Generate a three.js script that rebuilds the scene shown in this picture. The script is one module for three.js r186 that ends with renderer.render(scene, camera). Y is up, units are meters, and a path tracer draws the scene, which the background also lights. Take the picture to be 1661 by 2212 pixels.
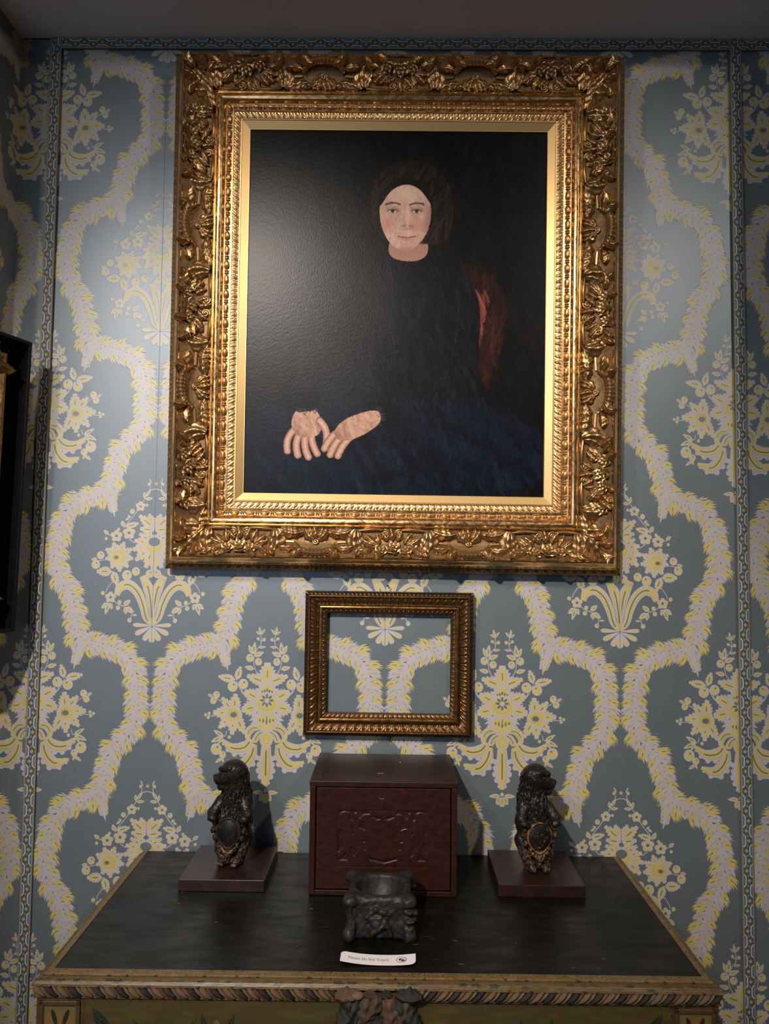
import * as THREE from 'three';
import { mergeGeometries, mergeVertices, toCreasedNormals } from 'three/addons/utils/BufferGeometryUtils.js';
import { RoundedBoxGeometry } from 'three/addons/geometries/RoundedBoxGeometry.js';
import { RectAreaLightUniformsLib } from 'three/addons/lights/RectAreaLightUniformsLib.js';
import { createNoise2D, createNoise3D } from 'simplex-noise';

// ---------------------------------------------------------------- camera, renderer
RectAreaLightUniformsLib.init();
const scene = new THREE.Scene();
const EYE = 1.65;                                   // camera height; heights below are given relative to it
const camera = new THREE.PerspectiveCamera(2 * Math.atan(1106 / 1600) * 180 / Math.PI, 1661 / 2212, 0.05, 30);
camera.position.set(0, EYE, 2);
camera.rotation.order = 'YXZ';
camera.rotation.set(3.089 * Math.PI / 180, 0.6755 * Math.PI / 180, 0.6216 * Math.PI / 180);
const renderer = new THREE.WebGLRenderer({ antialias: true });
renderer.toneMapping = THREE.LinearToneMapping;
renderer.toneMappingExposure = 1.0;
renderer.shadowMap.enabled = true;
renderer.shadowMap.type = THREE.PCFSoftShadowMap;
scene.background = new THREE.Color(0x000000);       // closed room: no sky

// spotlights out of view, placed to light wall, painting and chest: [x, y above eye, z], aim [x, y, z], candela, half cone (deg), colour, size
const SPOTS = [
  { at: [-1.5, 1.62, 2.5], aim: [0.1, 0.05, 0], cd: 7.6, half: 32, color: 0xfff3e8, radius: 4 },
  { at: [1.65, 1.7, 2.45], aim: [-0.1, 0.1, 0], cd: 7.2, half: 32, color: 0xfff3e8, radius: 2.5 },
  { at: [-1.1, 2.0, 3.6], aim: [-0.12, -0.3, 0], cd: 50, half: 19.5, color: 0xfff3e8, radius: 3 },
];
const UNSEEN_WINDOW = { x: -1.9, color: 0xb4c6de, power: 2.6, glow: 1.1 };

// ---------------------------------------------------------------- helpers
let seedState = 20240611;
function rnd() { seedState = (seedState + 0x6d2b79f5) | 0; let t = Math.imul(seedState ^ (seedState >>> 15), 1 | seedState); t = (t + Math.imul(t ^ (t >>> 7), 61 | t)) ^ t; return ((t ^ (t >>> 14)) >>> 0) / 4294967296; }
const rr = (a, b) => a + (b - a) * rnd();
const noise2 = createNoise2D(rnd), noise3 = createNoise3D(rnd);
const fbm2 = (x, y, o = 4) => { let s = 0, a = 0.5; for (let i = 0; i < o; i++) { s += a * noise2(x, y); x *= 2.03; y *= 2.03; a *= 0.5; } return s; };
const clamp = (v, a, b) => Math.min(b, Math.max(a, v));
const mix = (a, b, t) => a + (b - a) * t;
const smooth = (a, b, x) => { const t = clamp((x - a) / (b - a), 0, 1); return t * t * (3 - 2 * t); };
const DEG = Math.PI / 180;
const used = {};
function numbered(n) { used[n] = (used[n] ?? -1) + 1; return used[n] ? n + '_' + String(used[n]).padStart(3, '0') : n; }
function shade(o) { o.castShadow = true; o.receiveShadow = true; return o; }
function tag(o, label, category, group) { o.userData.label = label; o.userData.category = category; if (group) o.userData.group = group; return o; }
function thing(name, label, category, pos = [0, 0, 0], group) {
  const o = new THREE.Group(); o.name = numbered(name); o.position.set(...pos); scene.add(o); return tag(o, label, category, group);
}
function part(name, geo, mat, parent, label) {
  const m = shade(new THREE.Mesh(geo, mat)); m.name = name; parent.add(m); if (label) m.userData.label = label; return m;
}
function struct(name, geo, mat) { const m = shade(new THREE.Mesh(geo, mat)); m.name = name; m.userData.kind = 'structure'; scene.add(m); return m; }
function box(x0, x1, y0, y1, z0, z1) { const g = new THREE.BoxGeometry(x1 - x0, y1 - y0, z1 - z0); g.translate((x0 + x1) / 2, (y0 + y1) / 2, (z0 + z1) / 2); return g; }
function rbox(x0, x1, y0, y1, z0, z1, r = 0.003, s = 2) { const g = new RoundedBoxGeometry(x1 - x0, y1 - y0, z1 - z0, s, r); g.translate((x0 + x1) / 2, (y0 + y1) / 2, (z0 + z1) / 2); return g; }
function planar(g, ax, ay, kx, ky, ox = 0, oy = 0) {   // uv from two coordinates
  const p = g.attributes.position, uv = new Float32Array(p.count * 2);
  for (let i = 0; i < p.count; i++) { uv[2 * i] = (p.getComponent(i, ax) - ox) * kx; uv[2 * i + 1] = (p.getComponent(i, ay) - oy) * ky; }
  g.setAttribute('uv', new THREE.BufferAttribute(uv, 2)); return g;
}
function boxUV(g, k) {   // uv in metres * k from the dominant normal
  const p = g.attributes.position, n = g.attributes.normal, uv = new Float32Array(p.count * 2);
  for (let i = 0; i < p.count; i++) {
    const a = Math.abs(n.getX(i)), b = Math.abs(n.getY(i)), c = Math.abs(n.getZ(i)), x = p.getX(i), y = p.getY(i), z = p.getZ(i);
    const [u, v] = b >= a && b >= c ? [x, z] : a >= c ? [z, y] : [x, y]; uv[2 * i] = u * k; uv[2 * i + 1] = v * k;
  }
  g.setAttribute('uv', new THREE.BufferAttribute(uv, 2)); return g;
}
function canvas(w, h) { const c = document.createElement('canvas'); c.width = w; c.height = h; return [c, c.getContext('2d')]; }
function tex(c, srgb = true, repeat = true) {
  const t = new THREE.CanvasTexture(c); if (srgb) t.colorSpace = THREE.SRGBColorSpace;
  if (repeat) t.wrapS = t.wrapT = THREE.RepeatWrapping; t.magFilter = THREE.LinearFilter; return t;
}
function pixelTex(w, h, fn, srgb = true, repeat = true) {   // fn(x, y) -> [r, g, b] 0..255
  const [c, g] = canvas(w, h), im = g.createImageData(w, h), d = im.data;
  for (let y = 0; y < h; y++) for (let x = 0; x < w; x++) { const v = fn(x, y), i = (y * w + x) * 4; d[i] = v[0]; d[i + 1] = v[1]; d[i + 2] = v[2]; d[i + 3] = 255; }
  g.putImageData(im, 0, 0); return tex(c, srgb, repeat);
}
// seamless noise on a w x h tile
function tileNoise(x, y, w, h, f, o = 4) {
  const a = x / w * 2 * Math.PI, b = y / h * 2 * Math.PI, R = f / (2 * Math.PI); let s = 0, k = 0.5, q = R;
  for (let i = 0; i < o; i++) { s += k * noise3(Math.cos(a) * q + 7 * i, Math.sin(a) * q + Math.cos(b) * q, Math.sin(b) * q - 3 * i); q *= 2; k *= 0.5; } return s;
}
function grid(nu, nv, fn, closed = false) {   // fn(s, t) -> [x, y, z]
  const pos = [], uv = [], idx = [];
  for (let j = 0; j <= nv; j++) for (let i = 0; i <= nu; i++) { pos.push(...fn(i / nu, j / nv)); uv.push(i / nu, j / nv); }
  const w = nu + 1;
  for (let j = 0; j < nv; j++) for (let i = 0; i < nu; i++) { const a = j * w + i, b = a + 1, c = a + w, d = c + 1; idx.push(a, b, d, a, d, c); }
  const g = new THREE.BufferGeometry(); g.setAttribute('position', new THREE.Float32BufferAttribute(pos, 3)); g.setAttribute('uv', new THREE.Float32BufferAttribute(uv, 2)); g.setIndex(idx); g.computeVertexNormals(); return g;
}
function merge(list) { return mergeGeometries(list.map((g) => { const q = g.index ? g.toNonIndexed() : g.clone(); for (const k of Object.keys(q.attributes)) if (!['position', 'normal', 'uv'].includes(k)) q.deleteAttribute(k); return q; })); }
// mitred rail: profile [[u, h], ...] from the outer edge inward, outer length L; x along, y inward, z forward
function railGeometry(profile, L, crease = 0.7, segs = 6) {
  const pos = [], uv = [], idx = [], n = profile.length; let acc = 0;
  for (let j = 0; j < n; j++) {
    if (j) acc += Math.hypot(profile[j][0] - profile[j - 1][0], profile[j][1] - profile[j - 1][1]);
    const half = L / 2 - profile[j][0];
    for (let i = 0; i <= segs; i++) { const x = mix(-half, half, i / segs); pos.push(x, profile[j][0], profile[j][1]); uv.push(x, acc); }
  }
  const w = segs + 1;
  for (let j = 0; j < n - 1; j++) for (let i = 0; i < segs; i++) { const a = j * w + i, b = a + 1, c = a + w, d = c + 1; idx.push(a, b, d, a, d, c); }
  const g = new THREE.BufferGeometry(); g.setAttribute('position', new THREE.Float32BufferAttribute(pos, 3)); g.setAttribute('uv', new THREE.Float32BufferAttribute(uv, 2)); g.setIndex(idx);
  return toCreasedNormals(g, crease);
}
const arc = (cx, cy, r, a0, a1, n) => Array.from({ length: n + 1 }, (_, i) => { const a = mix(a0, a1, i / n) * DEG; return [cx + Math.cos(a) * r, cy + Math.sin(a) * r]; });
// carved relief band with mitred ends: pattern(k along in periods, t across 0..1) -> height
function reliefRail(L, u0, h0, u1, h1, pitch, pattern, step = 0.0022, nv = 7) {
  const len = L - u0 - u1, n = Math.round(len / step), d = Math.hypot(u1 - u0, h1 - h0), nx = -(h1 - h0) / d, nz = (u1 - u0) / d, count = Math.round(len / pitch);
  return grid(n, nv, (s, t) => {
    const u = mix(u0, u1, t), half = L / 2 - u, x = mix(-half, half, s), e = (t > 0 && t < 1) ? pattern(s * count, t) : 0;
    return [x, u + nx * e, mix(h0, h1, t) + nz * e];
  });
}
// surface nets on a signed distance (mm in, metres out)
function surfaceNets(sdf, lo, hi, cell) {
  const n = [0, 1, 2].map((k) => Math.ceil((hi[k] - lo[k]) / cell) + 1), [nx, ny, nz] = n, val = new Float32Array(nx * ny * nz), at = new Int32Array(nx * ny * nz).fill(-1), pos = [], idx = [];
  let p = 0;
  for (let k = 0; k < nz; k++) for (let j = 0; j < ny; j++) for (let i = 0; i < nx; i++) val[p++] = sdf(lo[0] + i * cell, lo[1] + j * cell, lo[2] + k * cell);
  const id = (i, j, k) => (k * ny + j) * nx + i, C = [[0, 0, 0], [1, 0, 0], [0, 1, 0], [1, 1, 0], [0, 0, 1], [1, 0, 1], [0, 1, 1], [1, 1, 1]], E = [[0, 1], [2, 3], [4, 5], [6, 7], [0, 2], [1, 3], [4, 6], [5, 7], [0, 4], [1, 5], [2, 6], [3, 7]];
  for (let k = 0; k < nz - 1; k++) for (let j = 0; j < ny - 1; j++) for (let i = 0; i < nx - 1; i++) {
    const v = C.map((c) => val[id(i + c[0], j + c[1], k + c[2])]); let s = [0, 0, 0], m = 0;
    for (const [a, b] of E) if (v[a] < 0 !== v[b] < 0) { const t = v[a] / (v[a] - v[b]); for (let q = 0; q < 3; q++) s[q] += mix(C[a][q], C[b][q], t); m++; }
    if (!m) continue;
    at[id(i, j, k)] = pos.length / 3;
    pos.push((lo[0] + (i + s[0] / m) * cell) / 1000, (lo[1] + (j + s[1] / m) * cell) / 1000, (lo[2] + (k + s[2] / m) * cell) / 1000);
  }
  for (let k = 1; k < nz - 1; k++) for (let j = 1; j < ny - 1; j++) for (let i = 1; i < nx - 1; i++) {
    const a = val[id(i, j, k)] < 0;
    const quad = (b, q) => { if (a === val[b] < 0) return; const [w, x, y, z] = q.map((v) => at[v]); if (Math.min(w, x, y, z) < 0) return; if (a) idx.push(w, x, y, w, y, z); else idx.push(w, y, x, w, z, y); };
    quad(id(i + 1, j, k), [id(i, j - 1, k - 1), id(i, j, k - 1), id(i, j, k), id(i, j - 1, k)]);
    quad(id(i, j + 1, k), [id(i - 1, j, k - 1), id(i - 1, j, k), id(i, j, k), id(i, j, k - 1)]);
    quad(id(i, j, k + 1), [id(i - 1, j - 1, k), id(i, j - 1, k), id(i, j, k), id(i - 1, j, k)]);
  }
  const g = new THREE.BufferGeometry(); g.setAttribute('position', new THREE.Float32BufferAttribute(pos, 3)); g.setIndex(idx); g.computeVertexNormals(); return g;
}
const smin = (a, b, k) => { const h = Math.max(k - Math.abs(a - b), 0) / k; return Math.min(a, b) - h * h * k * 0.25; };
const smax = (a, b, k) => -smin(-a, -b, k);
function cap(p, ax, ay, az, ra, bx, by, bz, rb) {   // tapered capsule
  const dx = bx - ax, dy = by - ay, dz = bz - az, px = p[0] - ax, py = p[1] - ay, pz = p[2] - az, t = clamp((px * dx + py * dy + pz * dz) / (dx * dx + dy * dy + dz * dz || 1), 0, 1);
  return Math.hypot(px - dx * t, py - dy * t, pz - dz * t) - mix(ra, rb, t);
}
const ell = (p, cx, cy, cz, rx, ry, rz) => { const x = (p[0] - cx) / rx, y = (p[1] - cy) / ry, z = (p[2] - cz) / rz, k = Math.hypot(x, y, z); return (k - 1) * Math.min(rx, ry, rz); };
function paint(g, fn) { const p = g.attributes.position, n = g.attributes.normal, c = new Float32Array(p.count * 3); for (let i = 0; i < p.count; i++) { const v = fn(p.getX(i), p.getY(i), p.getZ(i), n.getX(i), n.getY(i), n.getZ(i)); c.set(v, 3 * i); } g.setAttribute('color', new THREE.BufferAttribute(c, 3)); return g; }

// ---------------------------------------------------------------- woven silk wall covering: pattern data in millimetres
// (distance from the mirror axis, height below the foot of the vase)
const MOTIF_B = [['stem',[20.1,-26.2],[17.3,-11.5],[19.0,4.4],[27.5,11.9],[35.8,27.9],[38.4,49.9],[32.5,71.9],[16.1,89.9],[1.0,104.4]],['stem',[19.7,-7.8],[25.5,-12.7]],['stem',[18.7,-6.6],[10.6,-10.9]],['leaf',20.8,-24.2,23.7,-45.3,7.4],['leaf',20.8,-24.2,8.0,-38.6,6.9],['leaf',20.8,-24.2,33.1,-32.9,5.9],['berry',26.8,-13.4,4.2],['berry',10.6,-10.9,4.7],['leaf',23.8,10.6,6.1,7.9,6.9],['leaf',38.8,27.9,35.0,-3.5,11.8],['leaf',40.3,27.9,51.7,4.1,10.8],['leaf',37.0,32.8,11.2,22.7,13.3],['berry',48.0,38.3,10.3],['berry',24.8,48.1,9.8],['leaf',36.3,67.5,60.9,61.7,12.3],['leaf',1.0,104.4,54.9,84.8,28.2],['aleaf',2.8,105.5,1.7,49.4,43.0],['stem',[53.2,142.8],[65.8,133.2],[73.5,118.7],[82.5,100.5]],['stem',[53.2,142.8],[67.1,128.4],[68.0,119.9]],['leaf',86.3,96.9,132.0,87.8,20.6],['leaf',82.6,96.9,72.3,60.9,17.7],['berry',92.6,114.1,13.8],['berry',64.4,107.6,13.3],['leaf',88.1,184.6,84.3,133.5,30.7],['leaf',88.1,184.6,121.1,143.7,24.6],['leaf',88.1,184.6,144.1,184.1,31.9],['leaf',88.1,184.6,127.4,225.1,25.8],['leaf',88.1,184.6,91.8,242.3,28.2],['leaf',88.1,184.6,57.4,238.7,27.0],['disc',91.2,189.5,25.1,24.6],['star',88.7,189.4,12.8],['stem',[122.1,154.6],[134.6,148.7],[138.4,142.7]],['berry',135.8,137.0,9.3],['berry',143.6,152.5,8.8],['leaf',145.8,142.8,158.3,135.6,7.9],['stem',[136.0,192.5],[149.6,193.9],[157.0,191.5]],['berry',163.7,190.4,4.2],['berry',154.4,186.4,4.2],['berry',156.6,197.1,4.2],['stem',[106.7,233.3],[107.7,245.4],[117.5,246.8]],['berry',99.0,248.2,4.4],['leaf',113.8,246.7,140.6,230.8,10.8],['leaf',117.5,248.0,147.2,261.4,11.8],['leaf',116.3,247.9,128.2,266.2,8.4],['berry',133.3,280.1,14.7],['berry',115.9,294.6,9.3],['leaf',118.2,303.5,134.4,315.8,8.4],['leaf',117.0,303.5,113.0,314.3,6.4],['leaf',21.1,147.2,61.0,126.3,34.4],['leaf',23.2,166.7,67.3,175.8,39.3],['aleaf',3.6,149.3,2.7,101.2,58.9],['aleaf',4.1,176.1,5.3,234.7,81.1],['disc',3.8,159.1,37.3,29.0],['star8',3.6,150.6,19.2],['plume',[[18.3,222.9],[36.8,223.9],[47.6,234.9],[49.7,253.1]],[12.3,20.6,20.6,12.3],0],['plume',[[39.9,253.0],[56.7,273.7],[87.3,277.8],[117.8,256.4]],[17.2,33.2,28.2,7.4],1],['plume',[[4.6,231.9],[21.7,240.6],[28.8,254.0],[29.9,261.8]],[7.4,15.7,18.2,10.8],0],['plume',[[31.7,265.3],[39.6,296.5],[63.4,321.5],[102.4,311.3]],[14.7,30.7,33.2,7.4],-1],['plume',[[6.0,270.4],[6.7,306.6],[7.3,340.3],[8.0,375.2]],[24.6,31.9,36.8,9.8],2],['disc',5.6,252.3,17.2,20.6],['berry',7.2,387.9,4.9],['leaf',5.8,391.3,33.3,392.6,11.3],['aleaf',7.4,394.4,7.9,420.0,28.2],['leaf',5.9,394.4,14.5,414.6,13.3]];
const MOTIF_A = [['stem',[0.3,-414.1],[16.6,-412.5],[29.2,-387.2],[40.5,-367.8],[56.1,-342.6],[73.3,-323.2],[83.2,-306.9]],['stem',[16.6,-411.0],[13.9,-421.4]],['berry',7.6,-428.3,4.3],['berry',18.5,-427.0,4.3],['leaf',12.6,-428.8,18.6,-442.7,4.6],['leaf',26.4,-392.5,13.7,-413.1,8.7],['leaf',29.3,-387.8,31.8,-405.5,8.1],['leaf',27.7,-386.6,7.6,-388.0,8.7],['fl5',40.5,-366.4,13.6],['berry',22.8,-369.5,3.8],['berry',62.3,-352.2,6.7],['leaf',70.7,-335.0,80.6,-328.1,6.4],['leaf',66.3,-335.1,74.4,-341.8,6.4],['leaf',78.9,-310.7,44.2,-319.6,15.7],['leaf',83.3,-309.8,90.6,-326.5,11.6],['fl5',69.5,-293.7,17.4],['fl5',103.3,-285.4,16.2],['berry',97.9,-303.2,4.3],['stem',[116.6,-285.3],[128.6,-290.2]],['leaf',125.0,-289.6,138.3,-299.8,9.9],['berry',131.1,-277.8,4.3],['stem',[69.0,-277.5],[55.4,-267.4]],['leaf',1.1,-307.7,16.2,-345.9,21.5],['leaf',1.2,-306.0,43.3,-341.8,24.9],['leaf',1.3,-301.3,40.8,-305.8,22.0],['leaf',0.8,-265.0,58.7,-248.2,29.0],['leaf',0.8,-265.0,50.1,-219.0,29.0],['leaf',0.8,-265.0,21.8,-199.3,30.4],['leaf',0.8,-265.0,54.7,-273.3,26.1],['leaf',0.8,-265.0,41.9,-292.6,23.2],['leaf',0.8,-265.0,20.8,-298.7,21.5],['aleaf',0.7,-265.0,0.4,-191.7,40.6],['disc',1.3,-259.2,31.3,26.7],['ground',1.3,-270.1,13.9],['leaf',97.1,-230.2,131.8,-250.4,23.2],['leaf',97.1,-230.2,111.6,-267.4,23.2],['leaf',97.1,-230.2,81.5,-269.2,22.0],['leaf',97.1,-230.2,59.9,-251.2,23.2],['leaf',97.1,-230.2,56.2,-224.2,23.2],['leaf',97.1,-230.2,69.1,-200.6,23.2],['leaf',97.1,-230.2,91.4,-188.3,23.2],['leaf',97.1,-230.2,115.0,-197.1,23.2],['leaf',97.1,-230.2,131.5,-222.5,20.3],['disc',97.1,-228.7,25.5,24.4],['star',102.4,-227.2,8.7],['stem',[126.4,-222.5],[142.6,-218.0],[152.9,-217.8]],['berry',144.5,-232.6,10.4],['berry',157.0,-207.5,11.6],['leaf',153.7,-223.1,169.0,-220.6,8.7],['berry',72.0,-179.2,13.3],['berry',48.1,-189.7,11.0],['leaf',113.6,-188.9,154.0,-188.5,24.9],['leaf',110.6,-189.0,97.1,-151.7,20.3],['stem',[109.8,-162.6],[124.0,-144.9],[126.6,-133.2]],['berry',135.4,-130.8,5.5],['fl5',114.4,-119.6,15.1],['leaf',119.8,-104.1,138.2,-90.7,12.8],['leaf',118.3,-104.1,127.7,-74.3,11.0],['leaf',115.4,-104.1,109.9,-87.6,11.0],['stem',[108.3,-113.0],[96.2,-101.4],[78.3,-95.8],[63.4,-87.2],[54.1,-72.8],[61.1,-59.6]],['berry',89.8,-106.5,5.5],['berry',93.5,-91.8,6.1],['berry',61.6,-58.7,6.1],['leaf',78.4,-98.1,60.6,-112.6,12.8],['leaf',72.4,-93.0,51.4,-79.5,13.9],['leaf',75.3,-92.9,71.2,-74.9,9.9],['leaf',54.1,-72.8,41.2,-72.4,5.2],['plume',[[1.0,-44.9],[16.3,-64.5],[27.0,-102.2],[44.2,-137.1],[68.3,-154.3],[90.1,-145.3],[97.5,-125.4]],[7.0,18.0,22.6,25.5,27.3,24.4,14.5],0],['plume',[[0.1,-47.3],[5.0,-102.5],[12.6,-143.3],[29.2,-178.2]],[7.0,19.1,29.0,18.6],0],['berry',10.2,-183.7,11.0],['petal',1.0,-44.3,52.5,-46.6,14.5],['petal',1.0,-42.9,45.8,-21.1,18.6],['petal',1.5,-41.4,21.3,-4.0,20.3],['petal',2.4,-41.4,1.2,1.5,22.6,1]];
const GARLAND = [[207, -56], [194, -6], [156, 5], [111, 15], [69, 38], [46, 72], [39, 116], [36, 159], [37, 196], [51, 237], [81, 268], [102, 299], [114, 339], [125, 382], [149, 407], [192, 426], [229, 445], [247, 476], [258, 516], [266, 556], [263, 602], [244, 646], [223, 680], [214, 717]];
const PW = 628.5, PH = 808, Y0 = 400;
function drawSilk(pal, fine) {
  const W = 1024, H = 1316, [c, g] = canvas(W, H), K = W / PW; let s0 = 7; const r = () => { s0 = (s0 * 16807) % 2147483647; return s0 / 2147483647; };
  g.fillStyle = pal.ground; g.fillRect(0, 0, W, H); g.lineCap = 'round'; g.lineJoin = 'round';
  const shape = (pts, col) => { g.fillStyle = col; g.beginPath(); pts.forEach(([x, y], i) => (i ? g.lineTo(x, y) : g.moveTo(x, y))); g.closePath(); g.fill(); };
  const line = (pts, w, col) => { g.strokeStyle = col; g.lineWidth = w; g.beginPath(); g.moveTo(...pts[0]); for (let i = 1; i < pts.length - 1; i++) g.quadraticCurveTo(pts[i][0], pts[i][1], (pts[i][0] + pts[i + 1][0]) / 2, (pts[i][1] + pts[i + 1][1]) / 2); g.lineTo(...pts[pts.length - 1]); g.stroke(); };
  const dot = (x, y, rx, ry, col) => { g.fillStyle = col; g.beginPath(); g.ellipse(x, y, rx, ry, 0, 0, 7); g.fill(); };
  function leafShape(x0, y0, x1, y1, w, teeth, k) {   // lobed leaf outline, k scales it towards its middle
    const L = Math.hypot(x1 - x0, y1 - y0), ux = (x1 - x0) / L, uy = (y1 - y0) / L, pts = [], N = teeth * 2;
    for (const sd of [1, -1]) for (let i = 0; i <= N; i++) {
      const q = sd > 0 ? i : N - i, t = q / N, e = Math.pow(Math.sin(Math.PI * Math.pow(t, 0.75)), 0.7) * (q % 2 && q < N ? 1.1 : 0.84), along = t + (q % 2 ? 0.07 : -0.03) * (t < 0.95 ? 1 : 0), tt = 0.5 + (along - 0.5) * k;
      pts.push([x0 + ux * L * tt - uy * e * sd * w / 2 * k, y0 + uy * L * tt + ux * e * sd * w / 2 * k]);
    }
    return pts;
  }
  function leaf(x0, y0, x1, y1, w) {
    const L = Math.hypot(x1 - x0, y1 - y0), T = L > 40 ? 6 : L > 22 ? 5 : 4;
    shape(leafShape(x0, y0, x1, y1, w * 1.08, T, 1.0), pal.white);
    shape(leafShape(x0, y0, x1, y1, w * 0.84, T, 0.78), pal.yellow);
    if (L > 44 && w > 50) for (const q of [-2, -1, 0, 1, 2]) { const ux = (x1 - x0) / L, uy = (y1 - y0) / L, ox = -uy * q * w * 0.11, oy = ux * q * w * 0.11, t0 = 0.34 + Math.abs(q) * 0.02, t1 = 0.62 - Math.abs(q) * 0.06; barb(mix(x0, x1, t1) + ox, mix(y0, y1, t1) + oy, Math.atan2(y0 - y1, x0 - x1), (t1 - t0) * L, 4.6, 0, pal.ground); }
    if (L > 14) line([[mix(x0, x1, 0.3), mix(y0, y1, 0.3)], [mix(x0, x1, 0.62), mix(y0, y1, 0.62)]], L > 30 ? 2.2 : 1, pal.ground);
  }
  function berry(x, y, R) {
    dot(x, y, R, R * 1.05, pal.white); dot(x, y, R * 0.74, R * 0.78, pal.yellow);
    if (R > 6) { for (let i = 0; i < 5; i++) line([[x + R * 0.3, y + R * (0.3 - i * 0.2)], [x + R * 0.75, y + R * (0.35 - i * 0.2)]], 0.9, pal.white); dot(x - R * 0.2, y - R * 0.35, R * 0.17, R * 0.17, pal.ground); }
  }
  function plume(pts, ws, side) {
    const P = new THREE.CatmullRomCurve3(pts.map(([x, y]) => new THREE.Vector3(x, y, 0))), N = 26, C = P.getPoints(N), at = (t) => { const f = t * (ws.length - 1), i = Math.min(ws.length - 2, Math.floor(f)); return mix(ws[i], ws[i + 1], f - i); };
    const out = (k, k2) => { const a = [], b = []; for (let i = 0; i <= N; i++) { const t = i / N, tn = P.getTangent(Math.min(t, 0.999)), w = at(t) / 2; a.push([C[i].x - tn.y * w * k, C[i].y + tn.x * w * k]); b.push([C[i].x + tn.y * w * k2, C[i].y - tn.x * w * k2]); } return [...a, ...b.reverse()]; };
    if (side) for (const sd of side === 2 ? [1, -1] : [1]) for (let i = 8; i <= N; i += 4) { const t = i / N, tn = P.getTangent(Math.min(t, 0.999)), w = at(t) / 2; let nx = -tn.y, ny = tn.x; if (side === 2 ? nx * sd < 0 : ny < 0) { nx = -nx; ny = -ny; } dot(C[i].x + nx * w, C[i].y + ny * w, w * 0.36 + 1.6, w * 0.36 + 1.6, pal.white); }
    shape(out(1, 1), pal.white); shape(out(0.64, 0.64), pal.yellow);
    line(C.slice(3, N - 6).map((v) => [v.x, v.y]), Math.max(...ws) > 26 ? 3.2 : 2.0, pal.ground);
    line(out(0.62, 0.62).slice(0, N), 0.8, pal.gold); 
  }
  function fl5(x, y, R) { for (let i = 0; i < 5; i++) { const a = i * 1.2566 - 1.57; dot(x + Math.cos(a) * R * 0.6, y + Math.sin(a) * R * 0.6, R * 0.42, R * 0.42, pal.white); } for (let i = 0; i < 5; i++) { const a = i * 1.2566 - 1.57; dot(x + Math.cos(a) * R * 0.58, y + Math.sin(a) * R * 0.58, R * 0.25, R * 0.25, pal.yellow); } dot(x, y, R * 0.24, R * 0.24, pal.ground); }
  function disc(x, y, rx, ry) {
    const ring = (k, n, j) => Array.from({ length: n * 2 }, (_, i) => { const a = i * Math.PI / n, q = k * (i % 2 ? 1 : 1 - j); return [x + Math.cos(a) * rx * q, y + Math.sin(a) * ry * q]; });
    shape(ring(1.1, 22, 0.1), pal.white); shape(ring(0.92, 26, 0.14), pal.yellow); shape(ring(0.62, 22, 0.1), pal.gold); shape(ring(0.59, 22, 0.1), pal.yellow);
  }
  function star(x, y, R) { shape(Array.from({ length: 18 }, (_, i) => { const a = i * Math.PI / 9, q = R * (i % 2 ? 1 : 0.55); return [x + Math.cos(a) * q, y + Math.sin(a) * q * 0.8]; }), pal.ground); }
  function star8(x, y, R) { for (let i = 0; i < 8; i++) { const a = i * Math.PI / 4, cx = x + Math.cos(a) * R * 0.62, cy = y + Math.sin(a) * R * 0.62; g.fillStyle = pal.ground; g.beginPath(); g.ellipse(cx, cy, R * 0.32, R * 0.16, a, 0, 7); g.fill(); } dot(x, y, R * 0.34, R * 0.34, pal.white); }
  function petal(x0, y0, x1, y1, w) {
    const L = Math.hypot(x1 - x0, y1 - y0), ux = (x1 - x0) / L, uy = (y1 - y0) / L, drop = (k, kl) => { const a = []; for (let i = 0; i <= 30; i++) { const t = i / 30 * 2, q = t <= 1 ? t : 2 - t, sd = t <= 1 ? 1 : -1, e = Math.pow(q, 0.8) * Math.sqrt(Math.max(0, 1 - Math.pow(q, 6))); const al = mix(1 - kl, 1 - (1 - kl) * 0.35, q); a.push([x0 + ux * L * al - uy * e * sd * w / 2 * k, y0 + uy * L * al + ux * e * sd * w / 2 * k]); } return a; };
    shape(drop(1.05, 1), pal.white); shape(drop(0.6, 0.66), pal.yellow);
  }
  function run(list, mirror) {
    for (const op of list) {
      const [k, ...a] = op, axis = (x) => (Math.abs(x) < 9 ? 0 : x);
      if (k === 'stem') line(a, 2.1, pal.white); else if (k === 'leaf') leaf(...a); else if (k === 'aleaf') { if (!mirror) leaf(0, a[1], 0, a[3], a[4]); }
      else if (k === 'berry') { if (axis(a[0])) berry(...a); else if (!mirror) berry(0, a[1], a[2]); } else if (k === 'plume') plume(a[0].map(([x, y]) => [a[2] === 2 ? 0 : x, y]), a[1], a[2]);
      else if (k === 'fl5') fl5(...a); else if (k === 'disc') disc(axis(a[0]), a[1], a[2], a[3]); else if (k === 'ground') dot(axis(a[0]), a[1], a[2] * 1.1, a[2] * 0.85, pal.ground);
      else if (k === 'star') star(...a); else if (k === 'star8') star8(0, a[1], a[2]); else if (k === 'petal') petal(a[5] ? 0 : a[0], a[1], a[5] ? 0 : a[2], a[3], a[4]);
    }
  }
  // feathered garland: tufts of barbs on both sides of a closed path
  const V = [];
  for (let k = -1; k <= 2; k++) for (const [x, y] of GARLAND) V.push(new THREE.Vector3(x, y + k * PH, 0));
  const curve = new THREE.CatmullRomCurve3(V), total = curve.getLength();
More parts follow.
